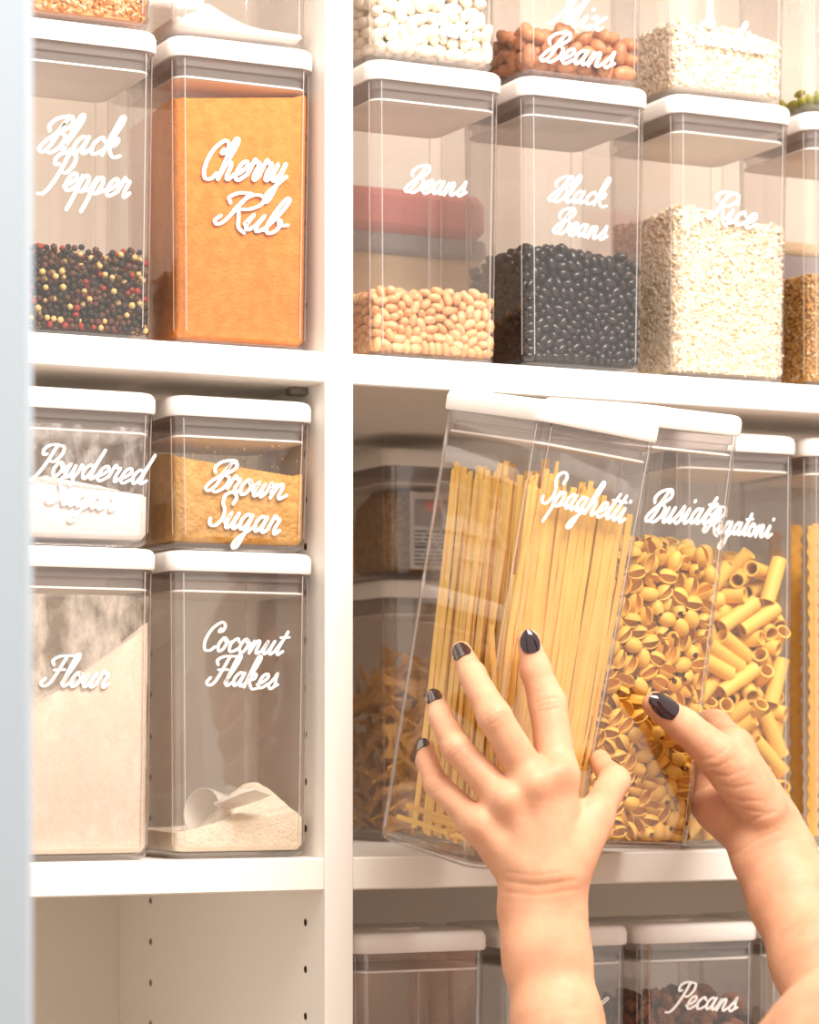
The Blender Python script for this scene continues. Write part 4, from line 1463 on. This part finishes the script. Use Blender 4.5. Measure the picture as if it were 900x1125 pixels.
def part_field(name, prims, h, k, grow, m, cut=None):
    pr = [(p[0], p[1], p[2] + grow, p[3] + grow) + tuple(p[4:]) for p in prims]
    G = grid_for(pr, h, .03)
    D = capsule_field(G, pr, k)
    if cut is not None:
        ax = [G[0][i] + h * np.arange(G[2][i]) for i in range(3)]
        X, Y, Z = np.meshgrid(*ax, indexing='ij')
        D = np.maximum(D, cut(X, Y, Z))
    V, F = surface_net(D, G[0], h)
    return link(name, mesh_from(name, V, F, m, 179), person)


part_field('shirt', torso, .006, .035, .007, 'shirt_cloth', lambda X, Y, Z: np.maximum(.925 - Z, Z - 1.355))
part_field('trousers', torso[3:4] + [p for i, p in enumerate(legs) if i % 3 < 2], .006, .03, .006, 'trouser_cloth', lambda X, Y, Z: np.maximum(.10 - Z, Z - .935))
for s in (0, 1):
    part_field('shoe', [legs[3 * s + 2]], .004, .01, .008, 'shoe_white', lambda X, Y, Z: .002 - Z)
part_field('hair', [(headc + zup * .035 - fwd * .008, headc + zup * .036 - fwd * .008, .085, .085), (headc - fwd * .04, headc - fwd * .05 - zup * .16, .07, .045)], .004, .03, .010, 'hair_brown',
           lambda X, Y, Z: (X - headc[0]) * fwd[0] + (Y - headc[1]) * fwd[1] - .05 - .6 * (Z - headc[2] - .03))
for s in (-1, 1):
    for nm, off, rr_, m_ in (('eye', .0705, .012, 'eye_white'), ('iris', .0790, .0052, 'iris_brown')):
        c_ = headc + right * .031 * s + fwd * off + zup * .012
        part_field(nm, [(c_, c_ + zup * 1e-4, rr_, rr_)], .0016, .001, 0, m_)
c_ = headc + fwd * .089 - zup * .062
part_field('lips', [(c_ - right * .016, c_ + right * .016, .005, .005)], .0014, .002, 0, 'lip_skin')


def fingernail(js, up, s0, s1, ang=52, lift=1.03):
    """curved lacquered nail on the back of the last finger segment"""
    a, b = Vector(js[-2][0]), Vector(js[-1][0])
    ra, rb = js[-2][1], js[-1][1]
    d = b - a; L = d.length; d.normalize()
    up = Vector(up); up = (up - d * up.dot(d)).normalized()
    side = d.cross(up)
    nv, nu = 7, 8
    v, f = [], []
    for layer in (0, 1):
        for i in range(nv + 1):
            t = i / nv
            s = s0 + (s1 - s0) * t
            st = min(max(s / L, 0), 1)
            r = ra + (rb - ra) * st
            over = max(s - L, 0)
            rr_ = math.sqrt(max(r * r - (over * .75) ** 2, (r * .45) ** 2)) * lift + .0004
            wv = ang * (1 - .55 * max(0, .25 - t) / .25 * .6) * (1 - .35 * max(0, t - .75) / .25)
            for k in range(nu + 1):
                g = math.radians(wv * (-1 + 2 * k / nu))
                q = a + d * (s - .0012 * abs(-1 + 2 * k / nu) ** 2 * (1 if t > .5 else -1)) + (up * math.cos(g) + side * math.sin(g)) * (rr_ - .0010 * layer)
                v.append(q)
    N = (nv + 1) * (nu + 1)
    for l in (0, 1):
        for i in range(nv):
            for k in range(nu):
                q = l * N + i * (nu + 1) + k
                w = (q, q + 1, q + nu + 2, q + nu + 1)
                f.append(w if l else tuple(reversed(w)))
    for i in range(nv):
        for k in (0, nu):
            q = i * (nu + 1) + k; f.append((q, q + nu + 1, q + nu + 1 + N, q + N))
    for k in range(nu):
        for i in (0, nv):
            q = i * (nu + 1) + k; f.append((q, q + 1, q + 1 + N, q + N))
    return link('fingernail', mesh_from('fingernail', v, f, 'nail_polish', 60), person)


toV = -VIEW
RGT = np.array((math.cos(YAW), -math.sin(YAW), 0.0))
fingernail(L_f['index'], toV + RGT * .05, .0125, .0290)
fingernail(L_f['middle'], toV * 1 + zup * .12 - RGT * .12, .0125, .0320)
fingernail(L_f['ring'], toV * .8 + zup * .5 - RGT * .25, .010, .0285)
fingernail(L_f['little'], toV * .3 + zup * .8 - RGT * .55, .008, .0215)
fingernail(L_f['thumb'], RGT * .7 + zup * .5 + VIEW * .5, .012, .030)
fingernail(R_f['thumb'], toV + zup * .35 + RGT * .1, .015, .0395)
for k_ in ('index', 'middle', 'ring', 'little'):
    fingernail(R_f[k_], VIEW, .007, .020)
